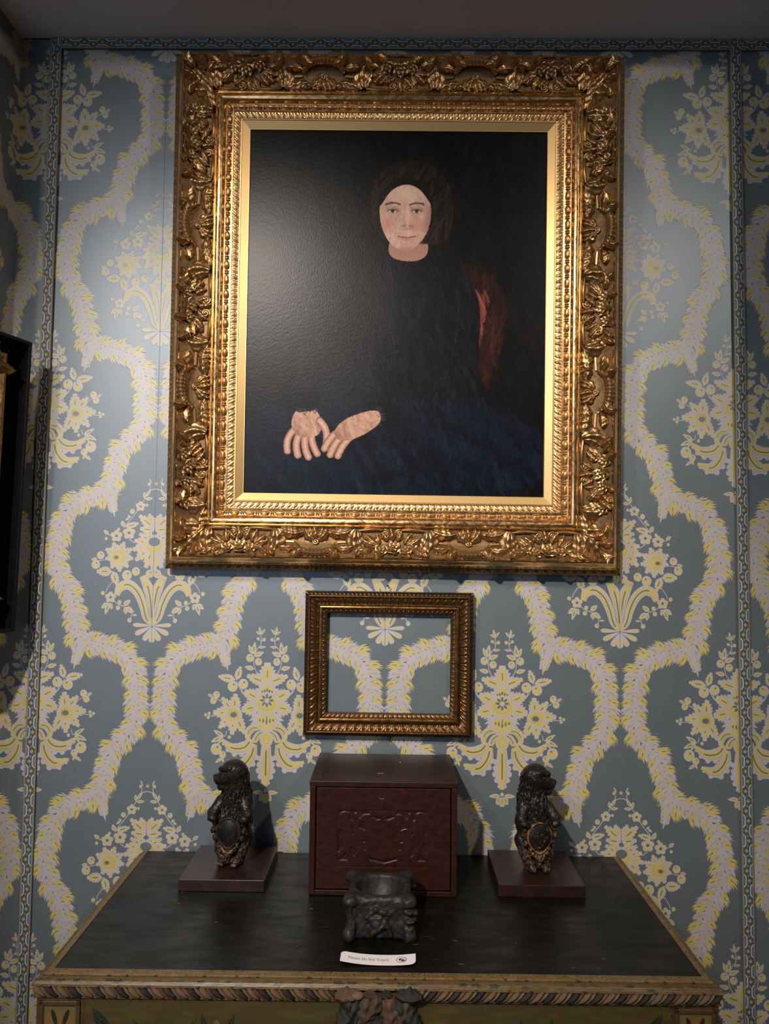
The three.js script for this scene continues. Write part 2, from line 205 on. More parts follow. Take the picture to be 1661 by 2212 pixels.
  // one curved barb, pointed at the tip
  function barb(x, y, a, L, w, turn, col) {
    const mx = x + Math.cos(a) * L * 0.55, my = y + Math.sin(a) * L * 0.55, ex = mx + Math.cos(a + turn) * L * 0.5, ey = my + Math.sin(a + turn) * L * 0.5, nx = -Math.sin(a), ny = Math.cos(a), kx = -Math.sin(a + turn * 0.5), ky = Math.cos(a + turn * 0.5);
    g.fillStyle = col; g.beginPath(); g.moveTo(x + nx * w / 2, y + ny * w / 2); g.quadraticCurveTo(mx + kx * w * 0.62, my + ky * w * 0.62, ex, ey); g.quadraticCurveTo(mx - kx * w * 0.5, my - ky * w * 0.5, x - nx * w / 2, y - ny * w / 2); g.closePath(); g.fill();
  }
  function tuft(x, y, base, sd, L, col, n) {   // a cluster of barbs fanned out on one side
    for (let i = 0; i < n; i++) { const t = i / (n - 1), a = base + sd * (0.62 + 0.78 * t), l = L * (0.82 + 0.2 * Math.sin(Math.PI * (0.15 + 0.75 * t))) * (0.92 + 0.16 * r()); barb(x, y, a, l, 8.2, -sd * (0.42 + 0.2 * r()), col); }
    const m = base + sd * 0.95;
    if (col === pal.yellow) { barb(x + Math.cos(m) * L * 0.5, y + Math.sin(m) * L * 0.5, m, L * 0.3, 2.2, 0.2 * sd, pal.ground); barb(x + Math.cos(m) * 4, y + Math.sin(m) * 4, m + sd * 0.5, L * 0.7, 1.0, -0.4 * sd, pal.gold); }
    else { barb(x + Math.cos(m) * L * 0.42, y + Math.sin(m) * L * 0.42, m - sd * 0.1, L * 0.4, 1.5, -0.3 * sd, pal.gold); if (r() < 0.6) barb(x + Math.cos(m) * L * 0.3, y + Math.sin(m) * L * 0.3, m + sd * 0.35, L * 0.42, 1.2, -0.3 * sd, pal.gold); }
  }
  const TAILS = [[186, -6, 206, 62], [128, 388, 113, 462]];
  function boa() {
    for (let k = -1; k <= 1; k++) for (const [x0, y0, x1, y1] of TAILS) { const a = Math.atan2(y1 - y0, x1 - x0); for (let i = 5; i >= 0; i--) { const t = i / 5, L = 30 - 12 * t; for (const sd of [1, -1]) tuft(mix(x0, x1, t * 0.75), mix(y0, y1, t * 0.75) + k * PH, a - sd * 0.25, sd, L, (i + (sd > 0 ? 1 : 0)) % 3 === 0 ? pal.yellow : pal.white, 6); barb(mix(x0, x1, t * 0.75), mix(y0, y1, t * 0.75) + k * PH, a, 30, 7, 0.15, pal.white); } }
    const step = 10.4, N = Math.round(total / step);
    for (let pass = 0; pass < 2; pass++) {
      s0 = 91 + pass;
      for (let i = 3; i < N - 3; i++) {
        const p = curve.getPointAt(i / N), t = curve.getTangentAt(i / N), base = Math.atan2(t.y, t.x), q = i % 4, wob = 1 + 0.1 * Math.sin(i * 1.9);
        const sd = i % 2 ? 1 : -1, yel = i % 4 < 2;
        if (pass === 0) { if (yel) { tuft(p.x, p.y, base, sd, 47 * wob, pal.yellow, 9); tuft(p.x, p.y, base - sd * 0.15, sd, 21 * wob, pal.white, 6); } else tuft(p.x, p.y, base, sd, (i % 8 < 4 ? 38 : 43) * wob, pal.white, 8); }
        else { barb(p.x - Math.cos(base) * 8, p.y - Math.sin(base) * 8, base, 20, 6, 0, pal.white); if (i % 2) { const m = base + sd * 0.5; barb(p.x + Math.cos(m) * 6, p.y + Math.sin(m) * 6, m, 18, 4.0, sd * 0.3, pal.yellow); barb(p.x + Math.cos(m) * 6, p.y + Math.sin(m) * 6, m + sd * 0.3, 15, 1, sd * 0.3, pal.gold); } }
      }
    }
  }
  g.save(); g.scale(K, K);
  for (const ax of [0, PW]) for (const m of [1, -1]) { g.save(); g.translate(ax, Y0); g.scale(m, 1); boa(); g.restore(); }
  for (let k = -1; k <= 1; k++) {
    for (const ax of [0, PW]) for (const m of [1, -1]) { g.save(); g.translate(ax, Y0 + k * PH); g.scale(m, 1); run(MOTIF_A, m < 0); g.restore(); }
    for (const m of [1, -1]) { g.save(); g.translate(PW / 2, Y0 + k * PH); g.scale(m, 1); run(MOTIF_B, m < 0); g.restore(); }
  }
  g.strokeStyle = pal.seam; g.lineWidth = 0.9; for (const x of [0, PW]) { g.beginPath(); g.moveTo(x, 0); g.lineTo(x, PH); g.stroke(); }
  g.restore();
  if (fine) { const im = g.getImageData(0, 0, W, H), d = im.data; for (let y = 0; y < H; y++) for (let x = 0; x < W; x++) { const i = (y * W + x) * 4, bright = d[i] > d[i + 2] * 1.2 || d[i] > 150, n = 1 + fine * ((r() - 0.5) * 0.9 + (bright ? (y % 3 ? 0.12 : -0.5) : 0) + 0.5 * tileNoise(x, y, W, H, 6, 3)); d[i] *= n; d[i + 1] *= n; d[i + 2] *= n; } g.putImageData(im, 0, 0); }
  return c;
}
const lin = (r, g, b) => new THREE.Color().setRGB(r, g, b);
const css = (r, g, b) => '#' + lin(r, g, b).getHexString();
const silkColor = tex(drawSilk({ ground: css(0.102, 0.124, 0.130), white: css(0.46, 0.42, 0.44), yellow: css(0.55, 0.44, 0.12), gold: css(0.28, 0.245, 0.10), seam: css(0.07, 0.09, 0.1) }, 0.07));
const silkRough = tex(drawSilk({ ground: 'rgb(114,114,114)', white: 'rgb(132,132,132)', yellow: 'rgb(132,132,132)', gold: 'rgb(132,132,132)', seam: 'rgb(200,200,200)' }, 0), false);
const silkBump = tex(drawSilk({ ground: '#202020', white: '#d0d0d0', yellow: '#c0c0c0', gold: '#707070', seam: '#000000' }, 0), false);
const silk = new THREE.MeshPhysicalMaterial({ map: silkColor, roughnessMap: silkRough, roughness: 1, bumpMap: silkBump, bumpScale: 0.00025, specularIntensity: 1, ior: 2.15, specularColor: lin(0.80, 0.90, 1.0) });
function silkUV(g, horizontal, vertical) {   // functions of the vertex giving wall metres
  const p = g.attributes.position, uv = new Float32Array(p.count * 2);
  for (let i = 0; i < p.count; i++) { const X = horizontal(p.getX(i), p.getZ(i)), Y = vertical(p.getY(i)); uv[2 * i] = (X + 0.647) / (PW / 1000); uv[2 * i + 1] = 1 - (Y0 / 1000 + (-0.25 - Y)) / (PH / 1000); }
  g.setAttribute('uv', new THREE.BufferAttribute(uv, 2)); return g;
}

// ---------------------------------------------------------------- the room
const CEIL = EYE + 1.434, XL = -1.06, XR = 1.037, NICHE = 0.36, UNSEEN_SOFFIT = 0.55, ROOM = 4.15;
const plaster = new THREE.MeshStandardMaterial({ color: lin(0.74, 0.71, 0.71), roughness: 0.9 });
const unseenRoomPaint = new THREE.MeshStandardMaterial({ color: lin(0.46, 0.52, 0.60), roughness: 0.95 });  // unseen room walls, tinted blue so their bounce lights the shadows
const floorTex = pixelTex(512, 512, (x, y) => { const b = Math.floor(y / 64), n = tileNoise(x, y, 512, 512, 5, 4) * 30 + Math.sin(b * 12.9) * 14 - (y % 64 < 2 ? 30 : 0); return [122 + n, 84 + n * 0.8, 54 + n * 0.6]; });
struct('floor', boxUV(box(-3.2, 3.2, -0.1, 0, -0.12, 5.3), 0.6), new THREE.MeshStandardMaterial({ map: floorTex, roughness: 0.4 }));
// stretched silk with the slight slackness of real cloth near the corners
const slack = (x, y) => 0.0022 * Math.sin(x * 13 + Math.sin(y * 1.7) * 0.8) * smooth(0.55, 1.0, Math.abs(x)) + 0.0012 * Math.sin(x * 5.3 + y * 0.9);
{
  const nx = 140, ny = 60;
  const g = grid(nx, ny, (s, t) => { const x = mix(XL, XR, s), y = mix(0, CEIL, t); return [x, y, slack(x, y) - 0.002]; });
  const back = box(XL - 0.1, XR + 0.1, 0, ROOM, -0.12, -0.008); const m = struct('wall_back', merge([silkUV(g, (x) => x, (y) => y - EYE), silkUV(back, (x) => x, (y) => y - EYE)]), silk);
  const side = (x0, x1) => { const q = box(x0, x1, 0, ROOM, -0.12, NICHE); return silkUV(q, (x, z) => (x0 < 0 ? XL - z : XR + z), (y) => y - EYE); };
  struct('wall_left', side(XL - 0.12, XL), silk); struct('wall_right', side(XR, XR + 0.12), silk);
}
struct('ceiling', merge([box(XL, XR, CEIL, ROOM, 0, NICHE), box(-3.2, 3.2, CEIL, ROOM, NICHE, UNSEEN_SOFFIT)]), plaster);  // second box: overhang out of view, shades the top of the silk wall
struct('wall_pier_left', box(-3.2, XL - 0.12, 0, ROOM, NICHE - 0.14, NICHE), unseenRoomPaint);
struct('wall_pier_right', box(XR + 0.12, 3.2, 0, ROOM, NICHE - 0.14, NICHE), unseenRoomPaint);
struct('wall_side_left', box(-3.3, -3.2, 0, ROOM, NICHE - 0.14, 5.3), unseenRoomPaint);
struct('wall_side_right', box(3.2, 3.3, 0, ROOM, NICHE - 0.14, 5.3), unseenRoomPaint);
struct('wall_rear', box(-3.2, 3.2, 0, ROOM, 5.2, 5.3), unseenRoomPaint);
struct('ceiling_main', box(-3.3, 3.3, ROOM, ROOM + 0.1, -0.12, 5.3), plaster);

// unseen window behind the camera, placed to light the shadows with soft blue
{
  const W = 1.5, H = 2.2, y0 = 0.9, frameMat = new THREE.MeshStandardMaterial({ color: lin(0.5, 0.49, 0.46), roughness: 0.5 });
  const wn = struct('unseen_window_1', merge([box(-W / 2 - 0.08, W / 2 + 0.08, y0 - 0.08, y0, 5.12, 5.22), box(-W / 2 - 0.08, W / 2 + 0.08, y0 + H, y0 + H + 0.08, 5.12, 5.22), box(-W / 2 - 0.08, -W / 2, y0, y0 + H, 5.12, 5.22), box(W / 2, W / 2 + 0.08, y0, y0 + H, 5.12, 5.22), box(-0.02, 0.02, y0, y0 + H, 5.13, 5.2)]), frameMat);
  wn.position.x = UNSEEN_WINDOW.x;
  part('unseen_window_glow', box(-W / 2, W / 2, y0, y0 + H, 5.17, 5.19), new THREE.MeshStandardMaterial({ color: 0x30363c, emissive: UNSEEN_WINDOW.color, emissiveIntensity: UNSEEN_WINDOW.glow }), wn);  // glowing panel of the unseen window
  const R = new THREE.RectAreaLight(UNSEEN_WINDOW.color, UNSEEN_WINDOW.power, W, H); R.position.set(UNSEEN_WINDOW.x, y0 + H / 2, 5.1); R.lookAt(UNSEEN_WINDOW.x, y0 + H / 2, 0); R.name = 'unseen_window_light'; scene.add(R);
}

// woven braid that covers the joints of the silk
const braid = tex((() => {
  const W = 128, H = 208, [c, g] = canvas(W, H), cream = '#efe6cc', gold = '#d6b568', blue = '#4f6c8a', dark = '#4a545a';
  g.fillStyle = dark; g.fillRect(0, 0, W, H); g.fillStyle = blue;
  const trap = (x0, x1, y) => { g.beginPath(); g.moveTo(x0, y - 62); g.lineTo(x1, y - 36); g.lineTo(x1, y + 36); g.lineTo(x0, y + 62); g.fill(); };
  for (const k of [-1, 0, 1]) { trap(16, 42, 52 + k * H); trap(112, 86, 156 + k * H); }
  const stitch = (x0, y0, x1, y1, n, col, w) => { for (let i = 0; i < n; i++) { const t = (i + 0.5) / n, x = mix(x0, x1, t), y = mix(y0, y1, t); g.fillStyle = col; g.beginPath(); g.ellipse(x, y, w, w * 0.62, 0.5, 0, 7); g.fill(); } };
  for (const k of [-1, 0, 1]) { const o = k * H; stitch(42, 10 + o, 42, 94 + o, 9, cream, 6); stitch(42, 94 + o, 20, 120 + o, 4, cream, 6); stitch(20, 192 + o, 42, 218 + o, 4, cream, 6); stitch(86, 114 + o, 86, 198 + o, 9, cream, 6); stitch(86, 198 + o, 108, 224 + o, 4, cream, 6); stitch(108, 88 + o, 86, 114 + o, 4, cream, 6); }
  for (const [cx, cy] of [[76, 52], [52, 156]]) for (let i = -2; i <= 2; i++) for (let j = -2; j <= 2; j++) if (Math.abs(i) + Math.abs(j) < 3) { g.fillStyle = (i + j) % 2 ? '#a58a4c' : gold; g.beginPath(); g.ellipse(cx + i * 7.5, cy + j * 8, 4.4, 4.2, 0.4, 0, 7); g.fill(); }
  for (const [cx, cy] of [[64, 0], [64, 104], [64, 208]]) for (const [i, j] of [[0, -1], [1, 0], [0, 1], [-1, 0]]) { g.fillStyle = cream; g.beginPath(); g.ellipse(cx + i * 7, cy + j * 8, 3, 2.6, 0, 0, 7); g.fill(); }
  for (const x of [4, 12, 116, 124]) stitch(x, 0, x, H, 19, x === 4 || x === 124 ? '#8d7d5e' : gold, 5);
  return c;
})());
const braidMat = new THREE.MeshStandardMaterial({ map: braid, bumpMap: braid, bumpScale: 0.0005, roughness: 0.62 });
const BW = 0.0315, BL = 0.051;
function tape(name, x0, x1, y0, y1, upright, z) {
  const g = rbox(x0, x1, y0, y1, z - 0.003, z + 0.003, 0.0012, 1);
  planar(g, upright ? 0 : 1, upright ? 1 : 0, 1 / BW, 1 / BL, upright ? x0 : y0, 0);
  return struct(name, g, braidMat);
}
const t1 = tape('trim_1', -0.943, XR - 0.002, CEIL - 0.0325, CEIL - 0.001, false, 0.003);
tape('trim_2', -0.9585 - BW / 2, -0.9585 + BW / 2, 0.02, CEIL - 0.001, true, 0.0045);
tape('trim_3', 0.9362 - BW / 2, 0.9362 + BW / 2, 0.02, CEIL - 0.001, true, 0.0045);
const tackGeo = new THREE.SphereGeometry(0.0022, 8, 6), tackMat = new THREE.MeshStandardMaterial({ color: lin(0.02, 0.02, 0.022), roughness: 0.5, metalness: 0.6 });
for (let i = 0; i < 22; i++) { const m = part('tack', tackGeo, tackMat, t1); m.position.set(-0.88 + i * 0.088, CEIL - (i % 2 ? 0.029 : 0.004), 0.006); }

// unseen ceiling spotlights, placed to light the painting and the wall below
const lampBlack = new THREE.MeshStandardMaterial({ color: lin(0.02, 0.02, 0.02), roughness: 0.5, metalness: 0.3 });
SPOTS.forEach((s, i) => {
  const at = new THREE.Vector3(s.at[0], EYE + s.at[1], s.at[2]), aim = new THREE.Vector3(s.aim[0], EYE + s.aim[1], s.aim[2]), dir = aim.clone().sub(at).normalize();
  const t = thing('unseen_spotlight', ['unseen black ceiling spotlight on the left aimed at the large painting', 'unseen black ceiling spotlight on the right aimed at the large painting', 'unseen black ceiling spotlight farther back, lighting the wall above the chest'][i], 'spotlight', at.toArray(), 'unseen ceiling spotlights');
  const head = part('lamp_housing', new THREE.LatheGeometry([[0.0, -0.12], [0.03, -0.12], [0.045, -0.09], [0.05, 0.0], [0.05, 0.02], [0.046, 0.02], [0.044, -0.004]].map((p) => new THREE.Vector2(...p)), 24), lampBlack, t);
  head.quaternion.setFromUnitVectors(new THREE.Vector3(0, 1, 0), dir);
  const lens = part('lens', new THREE.CylinderGeometry(0.042, 0.042, 0.004, 24), new THREE.MeshStandardMaterial({ color: 0x222222, emissive: s.color, emissiveIntensity: 6 }), t);
  lens.quaternion.copy(head.quaternion);
  part('stem', new THREE.CylinderGeometry(0.01, 0.01, ROOM - at.y - 0.05, 10).translate(0, (ROOM - at.y - 0.05) / 2 + 0.05, 0).translate(0, 0, 0.05), lampBlack, t);
  const L = new THREE.SpotLight(s.color, s.cd, 0, s.half * DEG, 1, 2);
  L.position.copy(at.clone().addScaledVector(dir, 0.03)); L.target.position.copy(aim); L.castShadow = true; L.shadow.mapSize.set(2048, 2048); L.shadow.radius = s.radius; L.shadow.bias = -0.0005; L.name = 'spot'; scene.add(L, L.target);
});

// ---------------------------------------------------------------- gilding
const giltMottle = pixelTex(512, 512, (x, y) => { const n = tileNoise(x, y, 512, 512, 6, 5), w = tileNoise(x + 90, y + 40, 512, 512, 16, 3); const k = 1 + n * 0.22, red = smooth(0.28, 0.5, w) * 0.3; return [222 * k * (1 - red * 0.3), 182 * k * (1 - red * 0.5), 128 * k * (1 - red * 0.5)].map((v) => clamp(v, 0, 255)); });
const giltRough = pixelTex(256, 256, (x, y) => { const v = 110 + tileNoise(x, y, 256, 256, 10, 4) * 60; return [v, v, v]; }, false);
const grit = pixelTex(256, 256, (x, y) => { const v = 128 + 100 * tileNoise(x, y, 256, 256, 60, 3); return [v, v, v]; }, false);
const withRepeat = (t, k) => { const q = t.clone(); q.repeat.set(k, k); return q; };
const gold = (r, g, b, rough, o = {}) => new THREE.MeshStandardMaterial({ color: lin(r, g, b), map: o.nomap ? null : withRepeat(giltMottle, o.k ?? 6), roughness: rough, roughnessMap: o.plain ? null : withRepeat(giltRough, 8), metalness: o.metal ?? 0.85, bumpMap: o.bump ? withRepeat(grit, 14) : null, bumpScale: o.bump ?? 1 });
const goldCarved = gold(0.54, 0.49, 0.43, 0.78, { metal: 0.85 });
const goldSand = gold(0.27, 0.24, 0.20, 1.1, { metal: 0.6, bump: 0.0006 });
const goldBurnished = gold(1.0, 0.97, 0.92, 0.5, { metal: 0.95 });
const goldLiner = gold(0.86, 0.57, 0.24, 0.42, { metal: 0.9, nomap: true, plain: true });
const goldCourse = gold(0.9, 0.84, 0.76, 0.75, { metal: 0.85 });
const goldEdge = gold(0.36, 0.32, 0.27, 1.0, { metal: 0.6 });

// ---------------------------------------------------------------- carved pieces shared by the frames and the chest
// leaf lying in x-y, root at the origin, growing along +y, bending sideways; relief in +z
function leafGeometry(len, wid, bend, lift, curl, lobes, nu = 15, nv = 10) {
  const path = []; let x = 0, y = 0, a = 0;
  for (let i = 0; i <= nu; i++) { path.push([x, y, a]); a = bend * Math.pow((i + 1) / nu, 1.4); x += Math.sin(a) * len / nu; y += Math.cos(a) * len / nu; }
  return grid(nv, nu, (t, s) => {
    const i = Math.round(s * nu), [cx, cy, ca] = path[i], q = t * 2 - 1, ph = s * lobes * Math.PI, env = Math.pow(Math.sin(Math.PI * clamp(0.08 + 0.9 * Math.pow(s, 0.85), 0, 1)), 0.75), lob = 0.74 + 0.26 * Math.abs(Math.sin(ph + Math.abs(q) * 1.1)), w = wid / 2 * env * lob, back = -Math.abs(q) * wid * 0.16 * env;
    const rib = 0.16 * Math.cos(q * Math.PI * 2.5) + 0.12 * Math.cos(ph * 2 + Math.abs(q) * 5), h = lift * (0.35 + 0.65 * Math.sin(Math.PI * (0.15 + 0.75 * s))) * (1 - Math.pow(Math.abs(q), 2.4) * 0.9) * (1 + rib) + curl * Math.pow(s, 3) * (1 - 0.3 * q * q) - (Math.abs(q) > 0.99 ? 0.0012 : 0);
    const nx = Math.cos(ca), ny = -Math.sin(ca), tx = Math.sin(ca), ty = Math.cos(ca);
    return [cx + nx * q * w - tx * back, cy + ny * q * w - ty * back, Math.max(h, -0.001)];
  });
}
function flowerGeometry(r, petals, rings = 1) {
  const list = [];
  for (let k = 0; k < rings; k++) for (let i = 0; i < petals; i++) {
    const R = r * (1 - k * 0.36), g = grid(4, 4, (u, v) => { const q = (u - 0.5) * 2, w = R * 0.62 * Math.sin(Math.PI * (0.12 + 0.78 * Math.pow(v, 0.8))), y = R * v; return [q * w * 0.8, y, r * (0.18 + 0.28 * k) + R * (0.34 * v * v + 0.14 * (1 - q * q) * v - 0.2 * v) + (v > 0.9 ? -0.05 * r : 0)]; });
    g.rotateZ((i + k * 0.5) / petals * Math.PI * 2); list.push(g);
  }
  const s = new THREE.SphereGeometry(r * 0.24, 8, 6); s.translate(0, 0, r * (0.28 + 0.2 * (rings - 1))); list.push(s);
  const c = new THREE.CylinderGeometry(r * 0.5, r * 0.62, r * 0.5, 8); c.rotateX(Math.PI / 2); c.translate(0, 0, 0); list.push(c);
  return merge(list);
}
function voluteGeometry(r, sgn, thick) {   // spiral scroll
  const pts = []; for (let i = 0; i <= 26; i++) { const t = i / 26, a = t * Math.PI * 3.3, q = r * (1 - 0.8 * t); pts.push(new THREE.Vector3(sgn * Math.cos(a + 1.2) * q, Math.sin(a + 1.2) * q, thick * 0.5 + r * 0.28 * t)); }
  const eye = new THREE.SphereGeometry(thick * 0.95, 8, 6); eye.translate(0, 0, thick * 0.7 + r * 0.25);
  return merge([new THREE.TubeGeometry(new THREE.CatmullRomCurve3(pts), 36, thick, 6), eye]);
}
function ribbedArc(pts, r, ribs) {   // swelling ribbed tube through the points
  const c = new THREE.CatmullRomCurve3(pts.map((p) => new THREE.Vector3(...p))), g = new THREE.TubeGeometry(c, 40, r, 9), p = g.attributes.position, row = 10;
  for (let i = 0; i <= 40; i++) { const o = c.getPointAt(i / 40), k = (0.45 + 0.75 * Math.sin(Math.PI * (0.06 + 0.88 * i / 40))) * (1 + 0.16 * Math.cos(i / 40 * ribs * Math.PI * 2)); for (let j = 0; j < row; j++) { const q = i * row + j; p.setXYZ(q, o.x + (p.getX(q) - o.x) * k, o.y + (p.getY(q) - o.y) * k, o.z + (p.getZ(q) - o.z) * k); } }
  g.computeVertexNormals(); return g;
}
const LEAF = {};
for (const m of [1, -1]) {
  LEAF['big' + m] = leafGeometry(0.080, 0.052, 1.5 * m, 0.016, 0.013, 4, 18, 12);
  LEAF['mid' + m] = leafGeometry(0.052, 0.038, 0.9 * m, 0.013, 0.010, 3, 14, 10);
  LEAF['hook' + m] = leafGeometry(0.05, 0.032, 2.2 * m, 0.014, 0.007, 3, 14, 8);
  LEAF['small' + m] = leafGeometry(0.029, 0.021, 0.4 * m, 0.009, 0.007, 3, 10, 8);
}
LEAF.long = leafGeometry(0.088, 0.048, 0, 0.017, 0.012, 5, 18, 12);
const FLOWER = [flowerGeometry(0.0195, 6, 2), flowerGeometry(0.0165, 5, 2), flowerGeometry(0.014, 5, 1)];
const VOLUTE = { 1: voluteGeometry(0.0105, 1, 0.0032), '-1': voluteGeometry(0.0105, -1, 0.0032) };
const OLIVE = [(() => { const g = new THREE.SphereGeometry(1, 12, 8); g.scale(0.0125, 0.0056, 0.006); const p = g.attributes.position; for (let i = 0; i < p.count; i++) { const y = p.getY(i), z = p.getZ(i), k = 1 + 0.13 * Math.cos(Math.atan2(y, z) * 6); p.setY(i, y * k); p.setZ(i, z * k); } g.computeVertexNormals(); return g; })(),
  (() => { const g = new THREE.SphereGeometry(1, 12, 8); g.scale(0.0125, 0.0056, 0.0058); const p = g.attributes.position; for (let i = 0; i < p.count; i++) { const x = p.getX(i), k = 1 - 0.3 * Math.exp(-Math.pow((x - 0.002) / 0.003, 2)); p.setY(i, p.getY(i) * k); p.setZ(i, p.getZ(i) * k); } g.computeVertexNormals(); return g; })()];
const BEAD = (() => { const a = new THREE.SphereGeometry(0.0046, 8, 6); a.scale(0.55, 1.1, 1); a.translate(-0.0027, 0, 0); const b = a.clone(); b.translate(0.0054, 0, 0); return merge([a, b]); })();

// ---------------------------------------------------------------- the large gilt frame with its portrait
const RAILS = (w, h) => [[0, 0, 0, w], [w / 2, h / 2, Math.PI / 2, h], [0, h, Math.PI, w], [-w / 2, h / 2, -Math.PI / 2, h]];   // x, y of the outer edge middle, turn, length; order bottom, right, top, left
{
  const KF = 1.07, FW = 1.21 / KF, FH = 1.391 / KF;
  const F = thing('framed_portrait', 'large carved gilt frame with dark oil portrait of a seated figure', 'painting', [-0.002, EYE - 0.054, 0.014]);
  F.rotation.set(1.9 * DEG, 0, -0.3 * DEG); F.scale.setScalar(KF);
  const friezeH = (u) => { const t = (u - 0.040) / 0.068; return mix(0.064, 0.037, t) - 0.011 * Math.sin(Math.PI * clamp(t, 0, 1)); };
  const slope = (u) => Math.atan((friezeH(u + 0.001) - friezeH(u - 0.001)) / 0.002);
  const friezeProfile = Array.from({ length: 13 }, (_, i) => { const u = mix(0.0395, 0.1085, i / 12); return [u, friezeH(u)]; });
  const edgeProfile = [[0.004, 0.0], [0.001, 0.004], [0.001, 0.012]], coveProfile = [[0.016, 0.03], [0.018, 0.032], [0.019, 0.036], ...arc(0.034, 0.037, 0.014, 180, 100, 8).map(([a, b]) => [a - 0.0005, b + (a - 0.02) * 1.0]), [0.0325, 0.066], [0.0335, 0.0695], [0.0372, 0.0705], [0.0385, 0.069], [0.0395, 0.064]];
  const torusProfile = [[0.1085, 0.037], [0.109, 0.0405], [0.1115, 0.0412], [0.1125, 0.0395], [0.1135, 0.0385], [0.1145, 0.0392], ...arc(0.1235, 0.0345, 0.0098, 155, 10, 14), [0.1342, 0.0335], [0.1345, 0.0300]];
  const channel = [[0.1345, 0.030], [0.138, 0.0275], [0.1485, 0.026], [0.1505, 0.0268], [0.151, 0.0292], [0.1545, 0.0292], [0.1552, 0.026]];
  const linerProfile = [[0.1705, 0.0222], [0.1712, 0.0252], [0.1735, 0.0254], [0.1745, 0.0236], [0.1915, 0.0150], [0.1925, 0.0150], [0.193, 0.009]];
  const egg = (k, t) => { const f = k - Math.floor(k), e = Math.hypot((f - 0.5) * 2.3, (t - 0.5) * 2.2); return 0.0036 * smooth(1.05, 0.2, e) - 0.0016 * smooth(0.14, 0.0, Math.abs(e - 0.62)) + 0.002 * smooth(0.3, 0.05, Math.min(f, 1 - f) * 2.4); };
  const tinyLeaf = (k, t) => { const f = k - Math.floor(k), q = (f - 0.5) * 2, e = Math.hypot(q * 1.1, (t - 0.55) * 1.7); return 0.0032 * smooth(0.95, 0.3, e) * (0.7 + 0.3 * Math.cos(q * 9)) + 0.0014 * smooth(0.2, 0, Math.abs(Math.abs(q) - 0.85)) - 0.0015 * smooth(0.12, 0, Math.abs(q)) * (t > 0.4 ? 1 : 0); };
  const put = (geo, name, parent, x, u, turn, mat = goldCarved, lift = 0, sc = 1) => { const m = part(name, geo, mat, parent); m.position.set(x, u, friezeH(u) + lift); m.rotation.set(slope(u), 0, turn); m.scale.setScalar(sc); return m; };
  RAILS(FW, FH).forEach(([x, y, turn, L]) => {
    const mount = (m) => { m.position.set(x, y, 0); m.rotation.z = turn; return m; };
    mount(part('outer_edge', merge([railGeometry(edgeProfile, L), railGeometry([[0.016, 0.03], [0.016, 0.028]], L)]), goldEdge, F));
    const e = mount(part('egg_course', reliefRail(L, 0.001, 0.012, 0.016, 0.030, 0.0235, egg, 0.0018, 9), goldEdge, F)); e.userData.kind = 'stuff';
    mount(part('cove_moulding', railGeometry(coveProfile, L), goldBurnished, F));
    const fr = mount(part('frieze', railGeometry(friezeProfile, L, 1.2), goldSand, F));
    mount(part('polished_moulding', railGeometry(torusProfile, L), goldBurnished, F));
    const ch = mount(part('bead_course', railGeometry(channel, L), goldCourse, F));
    const lc = mount(part('leaf_course', reliefRail(L, 0.1552, 0.0262, 0.1705, 0.0222, 0.0155, tinyLeaf, 0.0015, 8), goldCourse, F)); lc.userData.kind = 'stuff';
    mount(part('liner', railGeometry(linerProfile, L, 0.4), goldLiner, F));
    // bead and olive course
    const run = L - 2 * 0.142 - 0.028, n = Math.round(run / 0.0372);
    for (let i = 0; i <= n; i++) {
      const px = -run / 2 + run * i / n, b = part('bead', BEAD, goldCourse, ch); b.position.set(px, 0.1432, 0.0283);
      if (i < n) { const o = part('olive', OLIVE[i % 2], goldCourse, ch); o.position.set(px + run / n / 2, 0.1432, 0.0288); if (i % 4 === 3) o.rotation.z = Math.PI; }
    }
    for (const s of [-1, 1]) { const c = part('corner_leaf', LEAF['small1'], goldCourse, ch); c.position.set(s * (L / 2 - 0.136), 0.1365, 0.027); c.rotation.z = s * 45 * DEG; c.scale.setScalar(0.62); }
    // flower bunches between C-scrolls, and shells between the bunches
    const gap = L > 1.2 ? 0.2 : 0.187;
    // grow(): root at (x, u), direction a degrees from straight outward towards +x, curving towards c * x
    const grow = (kind, name, x, u, a, c, sc = 1, lift = 0.001) => put(LEAF[kind + (kind === 'long' ? '' : -c)], name, fr, x, u, Math.PI + a * DEG, goldCarved, lift, sc);
    for (const cx of [-2 * gap, 0, 2 * gap]) {
      put(FLOWER[0], 'flower', fr, cx + rr(-0.004, 0.004), 0.06, rr(0, 6), goldCarved, 0.007);
      for (const s of [-1, 1]) {
        grow('big', 'acanthus_leaf', cx + s * 0.088, 0.107, s * 22, -s, 1.0, 0.002);
        grow('mid', 'acanthus_leaf', cx + s * 0.098, 0.106, s * 58, s, 1.0);
        grow('mid', 'acanthus_leaf', cx + s * 0.084, 0.104, s * 2, -s, 0.9);
        put(VOLUTE[s], 'scroll', fr, cx + s * 0.0165, 0.096, 0);
        part('scroll', ribbedArc([[cx + s * 0.022, 0.105, friezeH(0.105) + 0.003], [cx + s * 0.05, 0.1065, friezeH(0.1065) + 0.004], [cx + s * 0.082, 0.103, friezeH(0.103) + 0.004]], 0.0036, 0), goldCarved, fr);
        put(FLOWER[1], 'flower', fr, cx + s * rr(0.026, 0.032), rr(0.05, 0.057), rr(0, 6), goldCarved, 0.004);
        put(FLOWER[2], 'flower', fr, cx + s * rr(0.044, 0.05), rr(0.064, 0.072), rr(0, 6), goldCarved, 0.003);
        grow('small', 'leaf', cx + s * 0.068, 0.062, s * 20, s, 1.3); grow('small', 'leaf', cx + s * 0.062, 0.09, s * -40, -s, 1.2);
